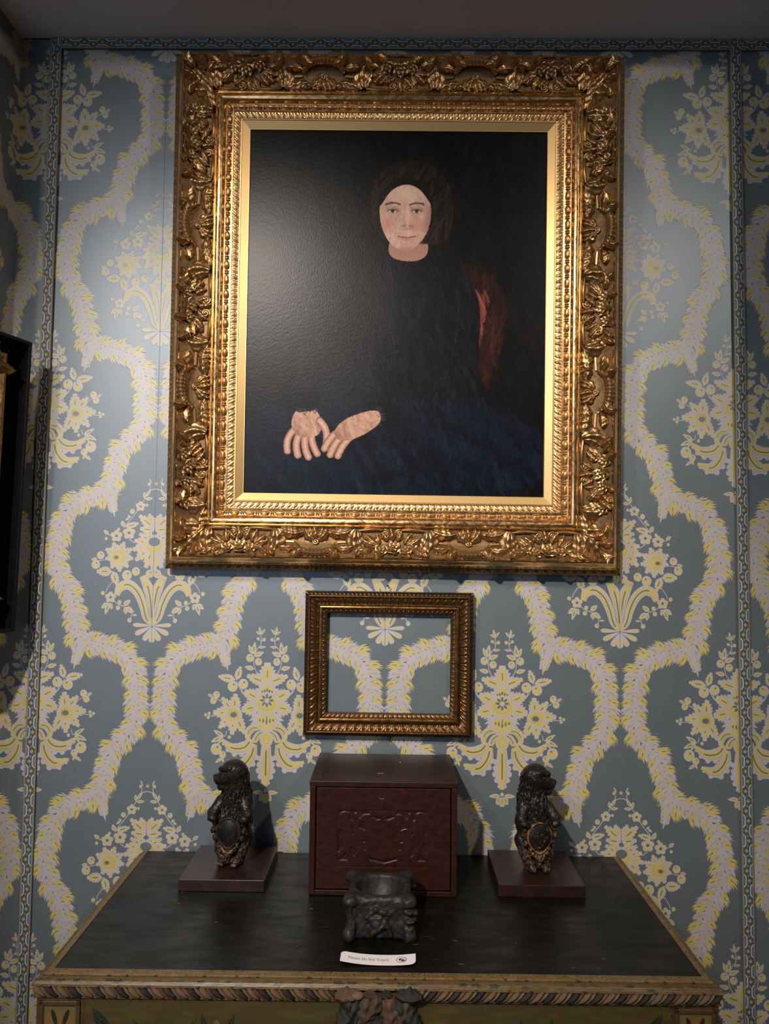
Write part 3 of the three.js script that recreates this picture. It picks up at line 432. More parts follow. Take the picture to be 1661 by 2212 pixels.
        for (const [lx, lu, a] of [[0.012, 0.076, 140], [0.03, 0.07, 150], [0.042, 0.066, 110], [0.05, 0.056, 70], [0.03, 0.052, 30]]) grow('small', 'leaf', cx + s * lx, lu, s * (a + rr(-18, 18)), rnd() < 0.5 ? 1 : -1, rr(0.9, 1.25));
      }
      grow('small', 'leaf', cx, 0.078, 180, 1, 1.1, 0.002);
    }
    for (const cx of [-gap, gap]) {
      part('shell_hood', ribbedArc([[cx - 0.05, 0.068, friezeH(0.068) + 0.006], [cx - 0.034, 0.052, friezeH(0.052) + 0.008], [cx, 0.046, friezeH(0.046) + 0.006], [cx + 0.034, 0.052, friezeH(0.052) + 0.008], [cx + 0.05, 0.068, friezeH(0.068) + 0.006]], 0.0095, 13), goldCarved, fr);
      for (const s of [-1, 1]) {
        grow('hook', 'acanthus_leaf', cx + s * 0.02, 0.05, s * 100, -s, 0.95, 0.006);
        const bar = part('strapwork_bar', new RoundedBoxGeometry(0.036, 0.0065, 0.007, 1, 0.0015), goldCarved, fr); bar.position.set(cx + s * 0.07, 0.074, friezeH(0.074) + 0.002); bar.rotation.set(slope(0.074), 0, s * 4 * DEG);
        grow('small', 'leaf', cx + s * 0.05, 0.06, s * 70, s, 1.35); grow('mid', 'acanthus_leaf', cx + s * 0.03, 0.1, s * 62, s, 0.8);
        grow('mid', 'acanthus_leaf', cx + s * 0.004, 0.078, s * 118, s, 0.72, 0.002);
        grow('small', 'leaf', cx + s * 0.006, 0.08, s * 150, s, 1.05, 0.002);
        grow('small', 'leaf', cx + s * 0.034, 0.098, s * 84, s, 1.15);
        grow('small', 'leaf', cx + s * 0.058, 0.1, s * 80, -s, 1.0);
      }
      grow('small', 'leaf', cx, 0.08, 180, 1, 1.1, 0.004);
      put(VOLUTE[1], 'scroll', fr, cx, 0.074, 0, goldCarved, 0.002, 0.8);
    }
    for (const s of [-1, 1]) {
      const e = s * L / 2;
      grow('long', 'acanthus_leaf', e - s * 0.106, 0.107, s * 45, 1, 0.98, 0.002);
      grow('mid', 'acanthus_leaf', e - s * 0.118, 0.106, s * 20, -s, 1.2);
      grow('hook', 'acanthus_leaf', e - s * 0.098, 0.078, s * 10, -s, 1.1, 0.002);
      grow('small', 'leaf', e - s * 0.085, 0.062, s * 15, -s, 1.3, 0.003);
      grow('small', 'leaf', e - s * 0.062, 0.058, s * 45, s, 1.2, 0.006);
      if (L > 1.2) { put(FLOWER[1], 'flower', fr, e - s * 0.165, 0.058, 0, goldCarved, 0.003); grow('mid', 'acanthus_leaf', e - s * 0.15, 0.1, s * -20, -s, 1.0); grow('small', 'leaf', e - s * 0.18, 0.07, s * -60, s, 1.3); }
    }
  });
  part('back_board', box(-FW / 2 + 0.006, FW / 2 - 0.006, 0.006, FH - 0.006, -0.004, 0.004), new THREE.MeshStandardMaterial({ color: lin(0.12, 0.08, 0.05), roughness: 0.9 }), F);
  // a loosely brushed, anonymous sitter in black against a dark ground
  const W = 1024, H = 1290, [c, g] = canvas(W, H);
  g.fillStyle = '#0b0b0c'; g.fillRect(0, 0, W, H);
  const blur = (x, y, rx, ry, col, a) => { g.save(); g.translate(x, y); g.scale(rx, ry); const q = g.createRadialGradient(0, 0, 0, 0, 0, 1); q.addColorStop(0, col + a + ')'); q.addColorStop(0.6, col + a * 0.6 + ')'); q.addColorStop(1, col + '0)'); g.fillStyle = q; g.beginPath(); g.arc(0, 0, 1, 0, 7); g.fill(); g.restore(); };
  const blob = (pts, col) => { g.fillStyle = col; g.beginPath(); const n = pts.length; for (let i = 0; i < n; i++) { const a = pts[i], b = pts[(i + 1) % n], mx = (a[0] + b[0]) / 2, my = (a[1] + b[1]) / 2; if (!i) g.moveTo((pts[n - 1][0] + a[0]) / 2, (pts[n - 1][1] + a[1]) / 2); g.quadraticCurveTo(a[0], a[1], mx, my); } g.closePath(); g.fill(); };
  const dab = (n, x0, x1, y0, y1, cols, len, wid, ang, spread) => { for (let i = 0; i < n; i++) { const x = rr(x0, x1), y = rr(y0, y1), a = ang + rr(-spread, spread), l = len * rr(0.5, 1.3); g.strokeStyle = cols[Math.floor(rnd() * cols.length)]; g.lineWidth = wid * rr(0.5, 1.4); g.lineCap = 'round'; g.beginPath(); g.moveTo(x, y); g.quadraticCurveTo(x + Math.cos(a) * l / 2 + rr(-4, 4), y + Math.sin(a) * l / 2 + rr(-4, 4), x + Math.cos(a) * l, y + Math.sin(a) * l); g.stroke(); } };
  const within = (pts, fn) => { g.save(); blob(pts, 'rgba(0,0,0,0)'); g.clip(); fn(); g.restore(); };
  dab(1100, 0, W, 0, H, ['rgba(24,22,22,.3)', 'rgba(7,7,8,.4)', 'rgba(36,28,24,.2)'], 90, 16, 1.3, 0.8);
  // chair back
  const chair = [[690, 470], [790, 470], [870, 540], [895, 640], [880, 760], [830, 880], [790, 985], [735, 960], [795, 780], [800, 640], [750, 550]];
  blob(chair, '#26130f'); within(chair, () => dab(160, 690, 890, 460, 980, ['rgba(84,40,28,.4)', 'rgba(24,11,9,.5)', 'rgba(58,30,24,.5)'], 90, 8, 1.75, 0.35));
  blob([[765, 545], [802, 580], [822, 660], [808, 690], [780, 610]], '#7e3b34'); blob([[795, 690], [816, 690], [778, 860], [755, 955], [738, 940], [765, 820]], '#632a24');
  dab(40, 770, 815, 560, 670, ['rgba(160,84,74,.5)', 'rgba(96,44,38,.5)'], 46, 6, 1.35, 0.2);
  // dress and skirt
  const dress = [[470, 452], [590, 430], [690, 455], [770, 520], [805, 640], [790, 800], [820, 950], [1040, 1060], [1040, 1300], [-20, 1300], [-20, 1010], [120, 950], [175, 780], [240, 620], [320, 520], [400, 470]];
  blob(dress, '#0c0d10'); within(dress, () => { dab(900, 160, 800, 450, 980, ['rgba(34,35,38,.32)', 'rgba(6,6,8,.45)', 'rgba(46,46,50,.16)'], 80, 9, 1.35, 0.6); dab(1100, 0, 1020, 940, 1290, ['rgba(20,26,42,.45)', 'rgba(9,12,20,.5)', 'rgba(34,42,62,.2)'], 130, 13, 0.55, 0.8); blur(330, 900, 170, 190, 'rgba(48,50,54,', 0.45); blur(470, 620, 120, 160, 'rgba(36,37,41,', 0.4); });
  g.strokeStyle = 'rgba(52,53,58,.45)'; g.lineWidth = 5; for (const q of [[[240, 640], [215, 800], [150, 960]], [[720, 560], [745, 760], [640, 960]], [[640, 960], [520, 1000], [470, 1010]]]) { g.beginPath(); g.moveTo(...q[0]); g.quadraticCurveTo(...q[1], ...q[2]); g.stroke(); }
  // neck, hair, face: plain and generalized
  blob([[490, 370], [610, 360], [625, 445], [560, 470], [478, 450]], '#a67c69');
  const hair = [[418, 260], [430, 170], [490, 115], [570, 100], [650, 130], [700, 210], [706, 320], [680, 410], [630, 400], [470, 400], [432, 350]];
  blob(hair, '#1f1713'); within(hair, () => dab(260, 410, 710, 100, 400, ['rgba(58,42,33,.5)', 'rgba(9,7,6,.6)', 'rgba(38,28,23,.5)'], 80, 7, 1.9, 0.6));
  const face = [[448, 268], [470, 200], [530, 172], [596, 196], [630, 262], [624, 345], [590, 405], [540, 432], [490, 408], [456, 345]];
  blob(face, '#c09784');
  within(face, () => { dab(240, 440, 640, 170, 430, ['rgba(214,178,158,.22)', 'rgba(186,140,122,.2)', 'rgba(226,192,172,.2)'], 34, 11, 1.2, 0.9); blur(530, 222, 80, 44, 'rgba(224,190,168,', 0.7); blur(482, 336, 32, 26, 'rgba(198,116,108,', 0.5); blur(594, 338, 28, 26, 'rgba(190,108,100,', 0.45); blur(628, 330, 30, 100, 'rgba(126,88,74,', 0.6); blur(540, 432, 70, 22, 'rgba(130,92,78,', 0.5); });
  for (const x of [496, 578]) { blur(x, 282, 30, 16, 'rgba(120,84,72,', 0.55); g.strokeStyle = 'rgba(60,42,34,.75)'; g.lineWidth = 6; g.beginPath(); g.moveTo(x - 24, 264); g.quadraticCurveTo(x, 251, x + 24, 262); g.stroke(); g.fillStyle = 'rgba(206,190,182,.8)'; g.beginPath(); g.ellipse(x, 287, 14, 5.5, 0, 0, 7); g.fill(); g.fillStyle = '#3a332f'; g.beginPath(); g.arc(x, 286, 6, 0, 7); g.fill(); g.strokeStyle = 'rgba(60,40,34,.8)'; g.lineWidth = 3; g.beginPath(); g.moveTo(x - 17, 286); g.quadraticCurveTo(x, 276, x + 17, 286); g.stroke(); }
  blur(548, 300, 10, 46, 'rgba(226,190,170,', 0.7); blur(534, 338, 12, 8, 'rgba(120,78,66,', 0.6); blur(560, 339, 12, 8, 'rgba(120,78,66,', 0.6); blur(545, 350, 24, 6, 'rgba(136,92,78,', 0.4);
  g.strokeStyle = 'rgba(112,58,54,.8)'; g.lineWidth = 4; g.beginPath(); g.moveTo(515, 376); g.quadraticCurveTo(545, 383, 576, 375); g.stroke(); blur(545, 385, 26, 8, 'rgba(178,104,98,', 0.7);
  blob([[470, 190], [540, 158], [610, 190], [640, 260], [626, 262], [590, 206], [540, 186], [486, 212], [452, 275], [440, 262]], '#17110e');
  // two hands resting one by the other
  const finger = (x0, y0, x1, y1, x2, y2, w) => { for (const [dw, col] of [[4, '#6d4a3d'], [0, '#b08470'], [-w * 0.55, '#c9a18c']]) { g.lineCap = 'round'; g.lineJoin = 'round'; g.strokeStyle = col; g.lineWidth = w + dw; g.beginPath(); g.moveTo(x0, y0); g.quadraticCurveTo(x1, y1, x2, y2); g.stroke(); } };
  const palm = (pts) => { blob(pts, '#b48873'); within(pts, () => { const xs = pts.map((p) => p[0]), ys = pts.map((p) => p[1]); dab(90, Math.min(...xs), Math.max(...xs), Math.min(...ys), Math.max(...ys), ['rgba(210,170,148,.4)', 'rgba(150,104,88,.35)', 'rgba(196,152,132,.4)'], 34, 10, 1.0, 0.5); blur(Math.min(...xs), Math.max(...ys), 60, 60, 'rgba(110,72,60,', 0.6); }); };
  blob([[175, 960], [245, 950], [255, 990], [180, 1000]], '#2a2624');
  for (const q of [[175, 1060, 140, 1090, 150, 1138, 21], [195, 1070, 170, 1105, 186, 1152, 22], [214, 1074, 200, 1112, 222, 1158, 22], [232, 1068, 228, 1108, 252, 1146, 21]]) finger(...q);
  palm([[180, 985], [238, 978], [268, 1030], [262, 1080], [215, 1092], [172, 1078], [158, 1035]]); finger(258, 1030, 290, 1060, 282, 1106, 22);
  blob([[440, 965], [490, 975], [495, 1040], [450, 1040]], '#2a2624');
  for (const q of [[330, 1062, 292, 1085, 276, 1128, 21], [345, 1075, 312, 1100, 296, 1148, 22], [366, 1084, 336, 1112, 322, 1152, 21]]) finger(...q);
  palm([[305, 1062], [345, 1020], [420, 992], [462, 990], [472, 1030], [420, 1072], [360, 1100], [315, 1096]]);
  blob([[160, 925], [256, 925], [254, 990], [215, 998], [170, 1002]], '#0e0f12'); blob([[446, 955], [530, 960], [535, 1062], [462, 1046], [470, 1005]], '#0e0f12'); dab(26, 172, 250, 978, 998, ['rgba(70,66,64,.6)'], 12, 3, 1.4, 0.5); dab(20, 456, 472, 975, 1040, ['rgba(70,66,64,.6)'], 12, 3, 0.3, 0.5);
  // smear everything with short strokes of its own colours, as a brush does
  { const src = g.getImageData(0, 0, W, H).data; for (let i = 0; i < 26000; i++) { const x = rr(0, W), y = rr(0, H), q = ((y | 0) * W + (x | 0)) * 4, k = rr(0.86, 1.14), near = [[0, 0], [24, 0], [-24, 0], [0, 24], [0, -24], [17, 17], [-17, 17], [17, -17], [-17, -17]].some(([dx, dy]) => src[(clamp(y + dy, 0, H - 1) | 0) * W * 4 + (clamp(x + dx, 0, W - 1) | 0) * 4] > 60), busy = y < 460 ? x > 400 && x < 730 : near, a = busy ? rr(0.6, 2.2) : rr(0.9, 1.9), l = busy ? rr(2, 7) : rr(14, 44); g.strokeStyle = `rgba(${clamp(src[q] * k, 0, 255) | 0},${clamp(src[q + 1] * k, 0, 255) | 0},${clamp(src[q + 2] * k, 0, 255) | 0},.6)`; g.lineWidth = busy ? rr(2, 3.6) : rr(4, 10); g.lineCap = 'round'; g.beginPath(); g.moveTo(x - Math.cos(a) * l / 2, y - Math.sin(a) * l / 2); g.lineTo(x + Math.cos(a) * l / 2, y + Math.sin(a) * l / 2); g.stroke(); } }
  const bump = pixelTex(1024, 1290, (x, y) => { const v = 120 + 26 * Math.sin(x * 2.1) * Math.sin(y * 2.1) + 60 * fbm2(x / 6, y / 14, 3) + 40 * fbm2(x / 40, y / 20, 2); return [v, v, v]; }, false, false);
  const cv = new THREE.PlaneGeometry(FW - 2 * 0.19, FH - 2 * 0.19); cv.translate(0, FH / 2, 0.0105);
  part('canvas', cv, new THREE.MeshPhysicalMaterial({ map: tex(c, true, false), roughness: 0.31, bumpMap: bump, bumpScale: 0.0003, specularIntensity: 0.42 }), F, 'dark oil painting of a seated figure in black');
}

// ---------------------------------------------------------------- the small empty frame, its nail and ring
const brownGilt = gold(0.20, 0.155, 0.115, 0.8, { metal: 0.75 }), darkGilt = gold(0.06, 0.046, 0.036, 0.85, { metal: 0.6 }), warmGilt = gold(0.40, 0.33, 0.25, 0.6, { metal: 0.9 });
{
  const w = 0.446, h = 0.380, F = thing('empty_picture_frame', 'small empty antique gilt frame hanging below the large painting', 'picture frame', [-0.009, EYE - 0.4855, 0.004]);
  F.rotation.set(0.8 * DEG, 0, -0.2 * DEG);
  const rope = (k, t) => 0.0018 * Math.sin(Math.PI * t) * (0.6 + 0.6 * Math.sin(k * 6.283 + t * 3)), leafy = (k, t) => { const f = k - Math.floor(k), q = (f - 0.5) * 2, e = Math.hypot(q, (t - 0.5) * 1.8); return 0.004 * smooth(1, 0.25, e) * (0.65 + 0.35 * Math.cos(q * 8 + t * 2)) + 0.0015 * smooth(0.25, 0, Math.abs(Math.abs(q) - 0.9)); };
  const shells = (k, t) => { const f = k - Math.floor(k), q = (f - 0.5) * 2; return 0.0032 * Math.sqrt(Math.max(0, 1 - q * q)) * (0.6 + 0.4 * Math.cos(q * 6)) * Math.sin(Math.PI * (0.2 + 0.7 * t)); };
  RAILS(w, h).forEach(([x, y, turn, L]) => {
    const mount = (m) => { m.position.set(x, y, 0); m.rotation.z = turn; return m; };
    mount(part('outer_edge', railGeometry([[0.0, 0.0], [0, 0.016], [0.0012, 0.019]], L), darkGilt, F));
    mount(part('rope_course', reliefRail(L, 0.0012, 0.019, 0.0085, 0.0255, 0.011, rope, 0.0012, 6), darkGilt, F)).userData.kind = 'stuff';
    mount(part('outer_moulding', railGeometry([[0.0085, 0.0255], [0.009, 0.028], ...arc(0.0125, 0.0275, 0.003, 160, 0, 6), [0.017, 0.0255]], L), brownGilt, F));
    mount(part('leaf_course', reliefRail(L, 0.017, 0.0255, 0.0335, 0.0165, 0.021, leafy, 0.0012, 10), brownGilt, F)).userData.kind = 'stuff';
    mount(part('inner_moulding', railGeometry([[0.0335, 0.0165], [0.034, 0.0195], [0.036, 0.02], [0.037, 0.0175], ...arc(0.0425, 0.0155, 0.0058, 165, 15, 9), [0.0485, 0.014]], L), warmGilt, F));
    mount(part('sight_course', reliefRail(L, 0.0485, 0.0145, 0.0585, 0.0095, 0.0125, shells, 0.0011, 7), brownGilt, F)).userData.kind = 'stuff';
    mount(part('sight_edge', railGeometry([[0.0585, 0.0095], [0.0592, 0.009], [0.0592, 0.0]], L), darkGilt, F));
  });
  const iron = new THREE.MeshStandardMaterial({ color: lin(0.03, 0.028, 0.026), roughness: 0.5, metalness: 0.8 });
  const ring = part('screw_eye', merge([new THREE.TorusGeometry(0.0042, 0.0014, 8, 18).translate(0, -0.006, 0.006), new THREE.CylinderGeometry(0.0012, 0.0012, 0.006, 8).translate(0, -0.001, 0.006)]), iron, F); ring.position.x = 0.004;
  const nail = thing('picture_nail', 'small iron nail in the wall between the two frames', 'nail', [-0.0125, EYE - 0.0905, 0]);
  const nh = part('nail_head', new THREE.CylinderGeometry(0.0028, 0.0022, 0.0016, 10).rotateX(Math.PI / 2).translate(0, 0, 0.009), iron, nail); part('nail_shank', new THREE.CylinderGeometry(0.001, 0.001, 0.014, 6).rotateX(Math.PI / 2).translate(0, 0, 0.002), iron, nail);
}

// ---------------------------------------------------------------- dark shadow box with a gilt frame, at the left edge
{
  const black = new THREE.MeshPhysicalMaterial({ color: lin(0.005, 0.005, 0.006), roughness: 0.45, specularIntensity: 0.35 }), velvet = new THREE.MeshPhysicalMaterial({ color: lin(0.003, 0.003, 0.0035), roughness: 1, specularIntensity: 0.2 });
  const L = 0.25, H = 0.748, T = thing('shadow_box_picture', 'black shadow box holding a gilt frame, cut by the left edge', 'picture', [-0.974, EYE - 0.213, 0.1]);
  const dir = new THREE.Vector3(-0.29, 0, 0.957).normalize(), nrm = new THREE.Vector3(dir.z, 0, -dir.x);   // x axis runs from the near end to the far end
  const m = new THREE.Matrix4().makeBasis(dir.clone().negate(), new THREE.Vector3(0, 1, 0), nrm); T.quaternion.setFromRotationMatrix(m);
  T.rotateX(1.6 * DEG);
  const f = (n, x0, x1, y0, y1, z0, z1) => part(n, rbox(x0, x1, y0, y1, z0, z1, 0.002), black, T);
  f('case_side', -0.009, 0, 0, H, -0.028, 0.012); f('case_side', -L, -L + 0.009, 0, H, -0.028, 0.012); f('case_top', -L + 0.009, -0.009, H - 0.009, H, -0.028, 0.012); f('case_bottom', -L + 0.009, -0.009, 0, 0.009, -0.028, 0.012);
  part('backing', box(-L + 0.009, -0.009, 0.009, H - 0.009, -0.028, -0.02), velvet, T);
  const g2 = gold(0.36, 0.31, 0.25, 0.7, { metal: 0.85 }), iw = L - 0.128, ih = H - 0.09;
  RAILS(iw, ih).forEach(([x, y, turn, LL]) => {
    const q = part('gilt_rail', railGeometry([[0, -0.02], [0, -0.006], ...arc(0.008, -0.006, 0.008, 180, 20, 8), [0.022, -0.012], [0.024, -0.008], [0.03, -0.014]], LL), g2, T); q.position.set(-L / 2 + x, 0.045 + y, 0); q.rotation.z = turn;
    for (const s of [-1, 1]) { const c = part('corner_leaf', LEAF['mid' + s], g2, q); c.position.set(s * (LL / 2 - 0.03), 0.026, -0.006); c.rotation.z = s * -50 * DEG; }
  });
  part('canvas', box(-L / 2 - iw / 2 + 0.028, -L / 2 + iw / 2 - 0.028, 0.078, H - 0.078, -0.02, -0.015), new THREE.MeshStandardMaterial({ color: lin(0.05, 0.035, 0.025), roughness: 0.4 }), T);
}

// ---------------------------------------------------------------- painted chest of drawers
const TOP = EYE - 0.794;
{
  const hw = 0.6235, zf = 0.572, zb = 0.004, D = TOP;
  const C = thing('painted_commode', 'black topped painted chest with ochre mouldings and twisted rope edge', 'chest of drawers', [-0.025, 0, 0.0]);
  C.rotation.y = 0.0078;
  const topTex = tex((() => {
    const W = 1024, H = 512, [c, g] = canvas(W, H), im = g.createImageData(W, H), d = im.data;
    for (let y = 0; y < H; y++) for (let x = 0; x < W; x++) { const n = fbm2(x / 150, y / 30, 4), m = fbm2(x / 50 + 9, y / 16 + 3, 4), i = (y * W + x) * 4, k = 12 + n * 7 + m * 4, br = smooth(0.3, 0.6, fbm2(x / 60 + 50, y / 9, 4)) * 16; d[i] = k + 3 + br; d[i + 1] = k + 2 + br * 0.55; d[i + 2] = k - 1 + br * 0.35; d[i + 3] = 255; }
    g.putImageData(im, 0, 0);
    for (let i = 0; i < 130; i++) { const x = rr(0, W), y = rr(0, H), l = rr(3, 22), a = rr(-0.5, 0.3); g.strokeStyle = `rgba(${rr(130, 175) | 0},${rr(115, 150) | 0},${rr(95, 125) | 0},${rr(0.12, 0.5)})`; g.lineWidth = rr(0.4, 1.2); g.beginPath(); g.moveTo(x, y); g.lineTo(x + Math.cos(a) * l, y + Math.sin(a) * l); g.stroke(); }
    for (let i = 0; i < 26; i++) { const x = rr(40, W - 40), y = rr(20, H - 6); g.fillStyle = `rgba(${rr(150, 190) | 0},${rr(120, 140) | 0},95,.6)`; g.beginPath(); g.ellipse(x, y, rr(1, 6), rr(0.6, 1.8), rr(-0.2, 0.2), 0, 7); g.fill(); }
    return c;
  })(), true, false);
  const rough = pixelTex(512, 256, (x, y) => { const v = 92 + 42 * fbm2(x / 60, y / 20, 4); return [v, v, v]; }, false, false);
  const blackTop = new THREE.MeshPhysicalMaterial({ map: topTex, roughness: 1, roughnessMap: rough, specularIntensity: 0.42 });
  const ochreTex = pixelTex(512, 256, (x, y) => { const n = tileNoise(x, y, 512, 256, 7, 4), w = tileNoise(x + 33, y, 512, 256, 26, 3); let v = [100 + n * 24, 86 + n * 20, 50 + n * 13]; const red = smooth(0.2, 0.32, w), dk = smooth(0.24, 0.36, -w); v = v.map((q, i) => mix(q, [108, 62, 44][i], red * 0.8)); return v.map((q, i) => mix(q, [42, 34, 24][i], dk * 0.85)); });
  const ochre = new THREE.MeshStandardMaterial({ map: ochreTex, roughness: 0.5, bumpMap: ochreTex, bumpScale: 0.0005 });
  const edgeGold = new THREE.MeshStandardMaterial({ map: withRepeat(ochreTex, 2), color: lin(1.15, 1.05, 0.95), roughness: 0.45 });
  const top = part('top_panel', planar(box(-hw + 0.012, hw - 0.012, D - 0.02, D, zb, zf - 0.0165), 0, 2, 1 / (2 * hw), -1 / zf, -hw, zf), blackTop, C, 'worn black painted top');
  part('top_border', boxUV(rbox(-hw, hw, D - 0.02, D + 0.0012, zf - 0.0165, zf, 0.0008, 1), 3), edgeGold, C);
  for (const s of [-1, 1]) part('top_border', boxUV(rbox(s > 0 ? hw - 0.012 : -hw, s > 0 ? hw : -hw + 0.012, D - 0.02, D + 0.0012, zb, zf - 0.0165, 0.0008, 1), 3), edgeGold, C);
  function skirt(profile, crease) {   // profile [[out, y]] run round the left side, front and right side
    const pos = [], uv = [], idx = []; let acc = 0;
    profile.forEach(([o, y], j) => { if (j) acc += Math.hypot(o - profile[j - 1][0], y - profile[j - 1][1]); for (const [x, z, u] of [[-hw - o, zb, -zf], [-hw - o, zf + o, 0], [hw + o, zf + o, 2 * hw], [hw + o, zb, 2 * hw + zf]]) { pos.push(x, D + y, z); uv.push(u, acc); } });
    for (let j = 0; j < profile.length - 1; j++) for (let i = 0; i < 3; i++) { const a = j * 4 + i, b = a + 1, c = a + 4, d = c + 1; idx.push(a, c, d, a, d, b); }
    const g = new THREE.BufferGeometry(); g.setAttribute('position', new THREE.Float32BufferAttribute(pos, 3)); g.setAttribute('uv', new THREE.Float32BufferAttribute(uv, 2)); g.setIndex(idx); return toCreasedNormals(g, crease);
  }
  const mTex = tex((() => {   // painted vine on the moulding: 1.26 m by about 20 mm
    const W = 2048, H = 64, [c, g] = canvas(W, H); g.drawImage(ochreTex.image, 0, 0, 512, 256, 0, 0, 1024, 64); g.drawImage(ochreTex.image, 0, 0, 512, 256, 1024, 0, 1024, 64);
    for (let i = 0; i < 420; i++) { g.fillStyle = `rgba(${rr(190, 215) | 0},${rr(165, 190) | 0},${rr(120, 140) | 0},${rr(0.08, 0.4)})`; g.fillRect(rr(0, W), rr(0, H), rr(2, 16), rr(0.6, 2)); }
    for (let x = 20; x < W; x += rr(26, 60)) { const y = rr(16, 46), k = rr(0.7, 1.3), col = ['rgba(52,54,34,.9)', 'rgba(40,42,40,.85)', 'rgba(92,52,48,.8)', 'rgba(70,66,38,.85)'][Math.floor(rnd() * 4)]; g.fillStyle = col; for (let q = 0; q < 5; q++) { const a = q * 1.26 + rr(-0.2, 0.2); g.beginPath(); g.ellipse(x + Math.cos(a) * 9 * k, y + Math.sin(a) * 7 * k, 7 * k, 4.5 * k, a, 0, 7); g.fill(); } }
    g.strokeStyle = 'rgba(60,48,30,.8)'; g.lineWidth = 1.5; g.beginPath(); for (let x = 0; x < W; x += 8) g.lineTo(x, 32 + 9 * Math.sin(x / 60)); g.stroke();
    return c;
  })()); mTex.repeat.set(1 / (2 * hw), 1 / 0.021);
  part('upper_fillet', skirt([[0, 0.0012], [0.0018, -0.0002], [0.0018, -0.0025], [0.0008, -0.0032]], 0.6), edgeGold, C);
  part('painted_moulding', skirt([[0.0008, -0.0032], [0.005, -0.0038], [0.0085, -0.0052], [0.0112, -0.0072], [0.013, -0.0098], [0.0136, -0.0118]], 0.9), new THREE.MeshStandardMaterial({ map: mTex, roughness: 0.33, bumpMap: mTex, bumpScale: 0.0004 }), C, 'ochre moulding painted with a vine of small leaves');
  part('lower_fillet', skirt([[0.0136, -0.0118], [0.0162, -0.0122], [0.0165, -0.014], [0.008, -0.0145], [0.006, -0.030], [0.0125, -0.0335], [0.0125, -0.0365], [0.008, -0.037]], 0.5), edgeGold, C);
  // twisted rope edge: separate slanted lobes, dark and gilt by turns
  const lobe = (m, thin) => { const g = new THREE.SphereGeometry(1, 12, 9); g.scale(thin ? 0.0036 : 0.0074, thin ? 0.0122 : 0.0112, thin ? 0.0085 : 0.0098); const p = g.attributes.position; for (let i = 0; i < p.count; i++) { const y = p.getY(i); p.setX(i, p.getX(i) - m * y * 0.95 + m * 10 * y * y); } g.computeVertexNormals(); return g; };
  const LOBE = { '1': [lobe(1, false), lobe(1, true)], '-1': [lobe(-1, false), lobe(-1, true)] };
  const ropeMats = [[0.030, 0.022, 0.014], [0.15, 0.09, 0.042], [0.10, 0.052, 0.028], [0.016, 0.014, 0.011], [0.17, 0.115, 0.06]].map(([r, g, b]) => new THREE.MeshStandardMaterial({ color: lin(r, g, b), roughness: 0.34, map: withRepeat(ochreTex, 1), bumpMap: withRepeat(grit, 2), bumpScale: 0.0007 }));
  for (const m of ropeMats) { m.map = null; }
  const N = 58, span = 2 * hw + 0.026;
  for (let i = 0; i < N; i++) {
    const x = -span / 2 + span * (i + 0.5) / N; if (Math.abs(x + 0.0) < 0.062) continue;
    const s = x < 0 ? 1 : -1, k = i % 2; for (let q = 0; q < 2; q++) { const m = part('rope_twist', LOBE[s][q], ropeMats[q ? [1, 4, 2, 4][(i * 7) % 4] : k ? [3, 0, 3][(i * 5) % 3] : [1, 4, 2][(i * 3) % 3]], C); m.position.set(x + (q ? s * 0.0108 : 0), D - 0.0235, zf + 0.0118 - q * 0.001); m.rotation.z = rr(-0.06, 0.06); }
  }
  for (const s of [-1, 1]) for (let i = 0; i < 24; i++) { const m = part('rope_twist', LOBE[s][0], ropeMats[i % 2 ? 0 : 1], C); m.position.set(s * (hw + 0.0118), D - 0.0235, zf + 0.006 - (i + 0.5) * 0.0235); m.rotation.y = Math.PI / 2; }
  // carved bunch of leaves in the middle of the edge
  const leafDark = ropeMats[3], leafGreen = new THREE.MeshStandardMaterial({ color: lin(0.018, 0.022, 0.014), roughness: 0.36, bumpMap: withRepeat(grit, 1), bumpScale: 0.0016 }), leafBrown = new THREE.MeshStandardMaterial({ color: lin(0.07, 0.04, 0.022), roughness: 0.36, bumpMap: withRepeat(grit, 1), bumpScale: 0.0016 });
  for (const [x, y, a, k, n, m] of [[-0.03, -0.018, 112, 0.95, 'mid1', ropeMats[2]], [0.034, -0.018, -112, 0.95, 'mid-1', leafDark], [0, -0.015, 178, 0.95, 'mid1', leafBrown], [-0.012, -0.018, 150, 1.2, 'mid-1', leafBrown], [0.014, -0.018, -150, 1.2, 'mid1', ropeMats[2]], [-0.034, -0.022, 165, 1.3, 'mid1', leafGreen], [0.036, -0.022, -165, 1.3, 'mid-1', leafGreen], [-0.052, -0.02, 175, 1.0, 'mid-1', leafDark], [0.054, -0.02, -175, 1.0, 'mid1', leafBrown], [-0.02, -0.05, 150, 1.4, 'mid1', leafGreen], [0.022, -0.05, -150, 1.4, 'mid-1', leafDark], [0, -0.052, 180, 1.3, 'mid-1', leafGreen], [-0.05, -0.06, 110, 0.8, 'small1', leafDark], [0.055, -0.06, -110, 0.9, 'small-1', leafDark], [0, -0.022, 90, 0.9, 'small1', leafBrown], [0.002, -0.022, -90, 0.9, 'small-1', leafDark]]) { const q = part('carved_leaf', LEAF[n], m, C); q.position.set(x, D + y, zf + 0.016); q.rotation.z = a * DEG; q.scale.set(k, k, 1.1); }
  part('knob', new THREE.SphereGeometry(0.009, 12, 8).scale(1.3, 0.8, 1), ropeMats[4], C).position.set(-0.036, D - 0.019, zf + 0.024);
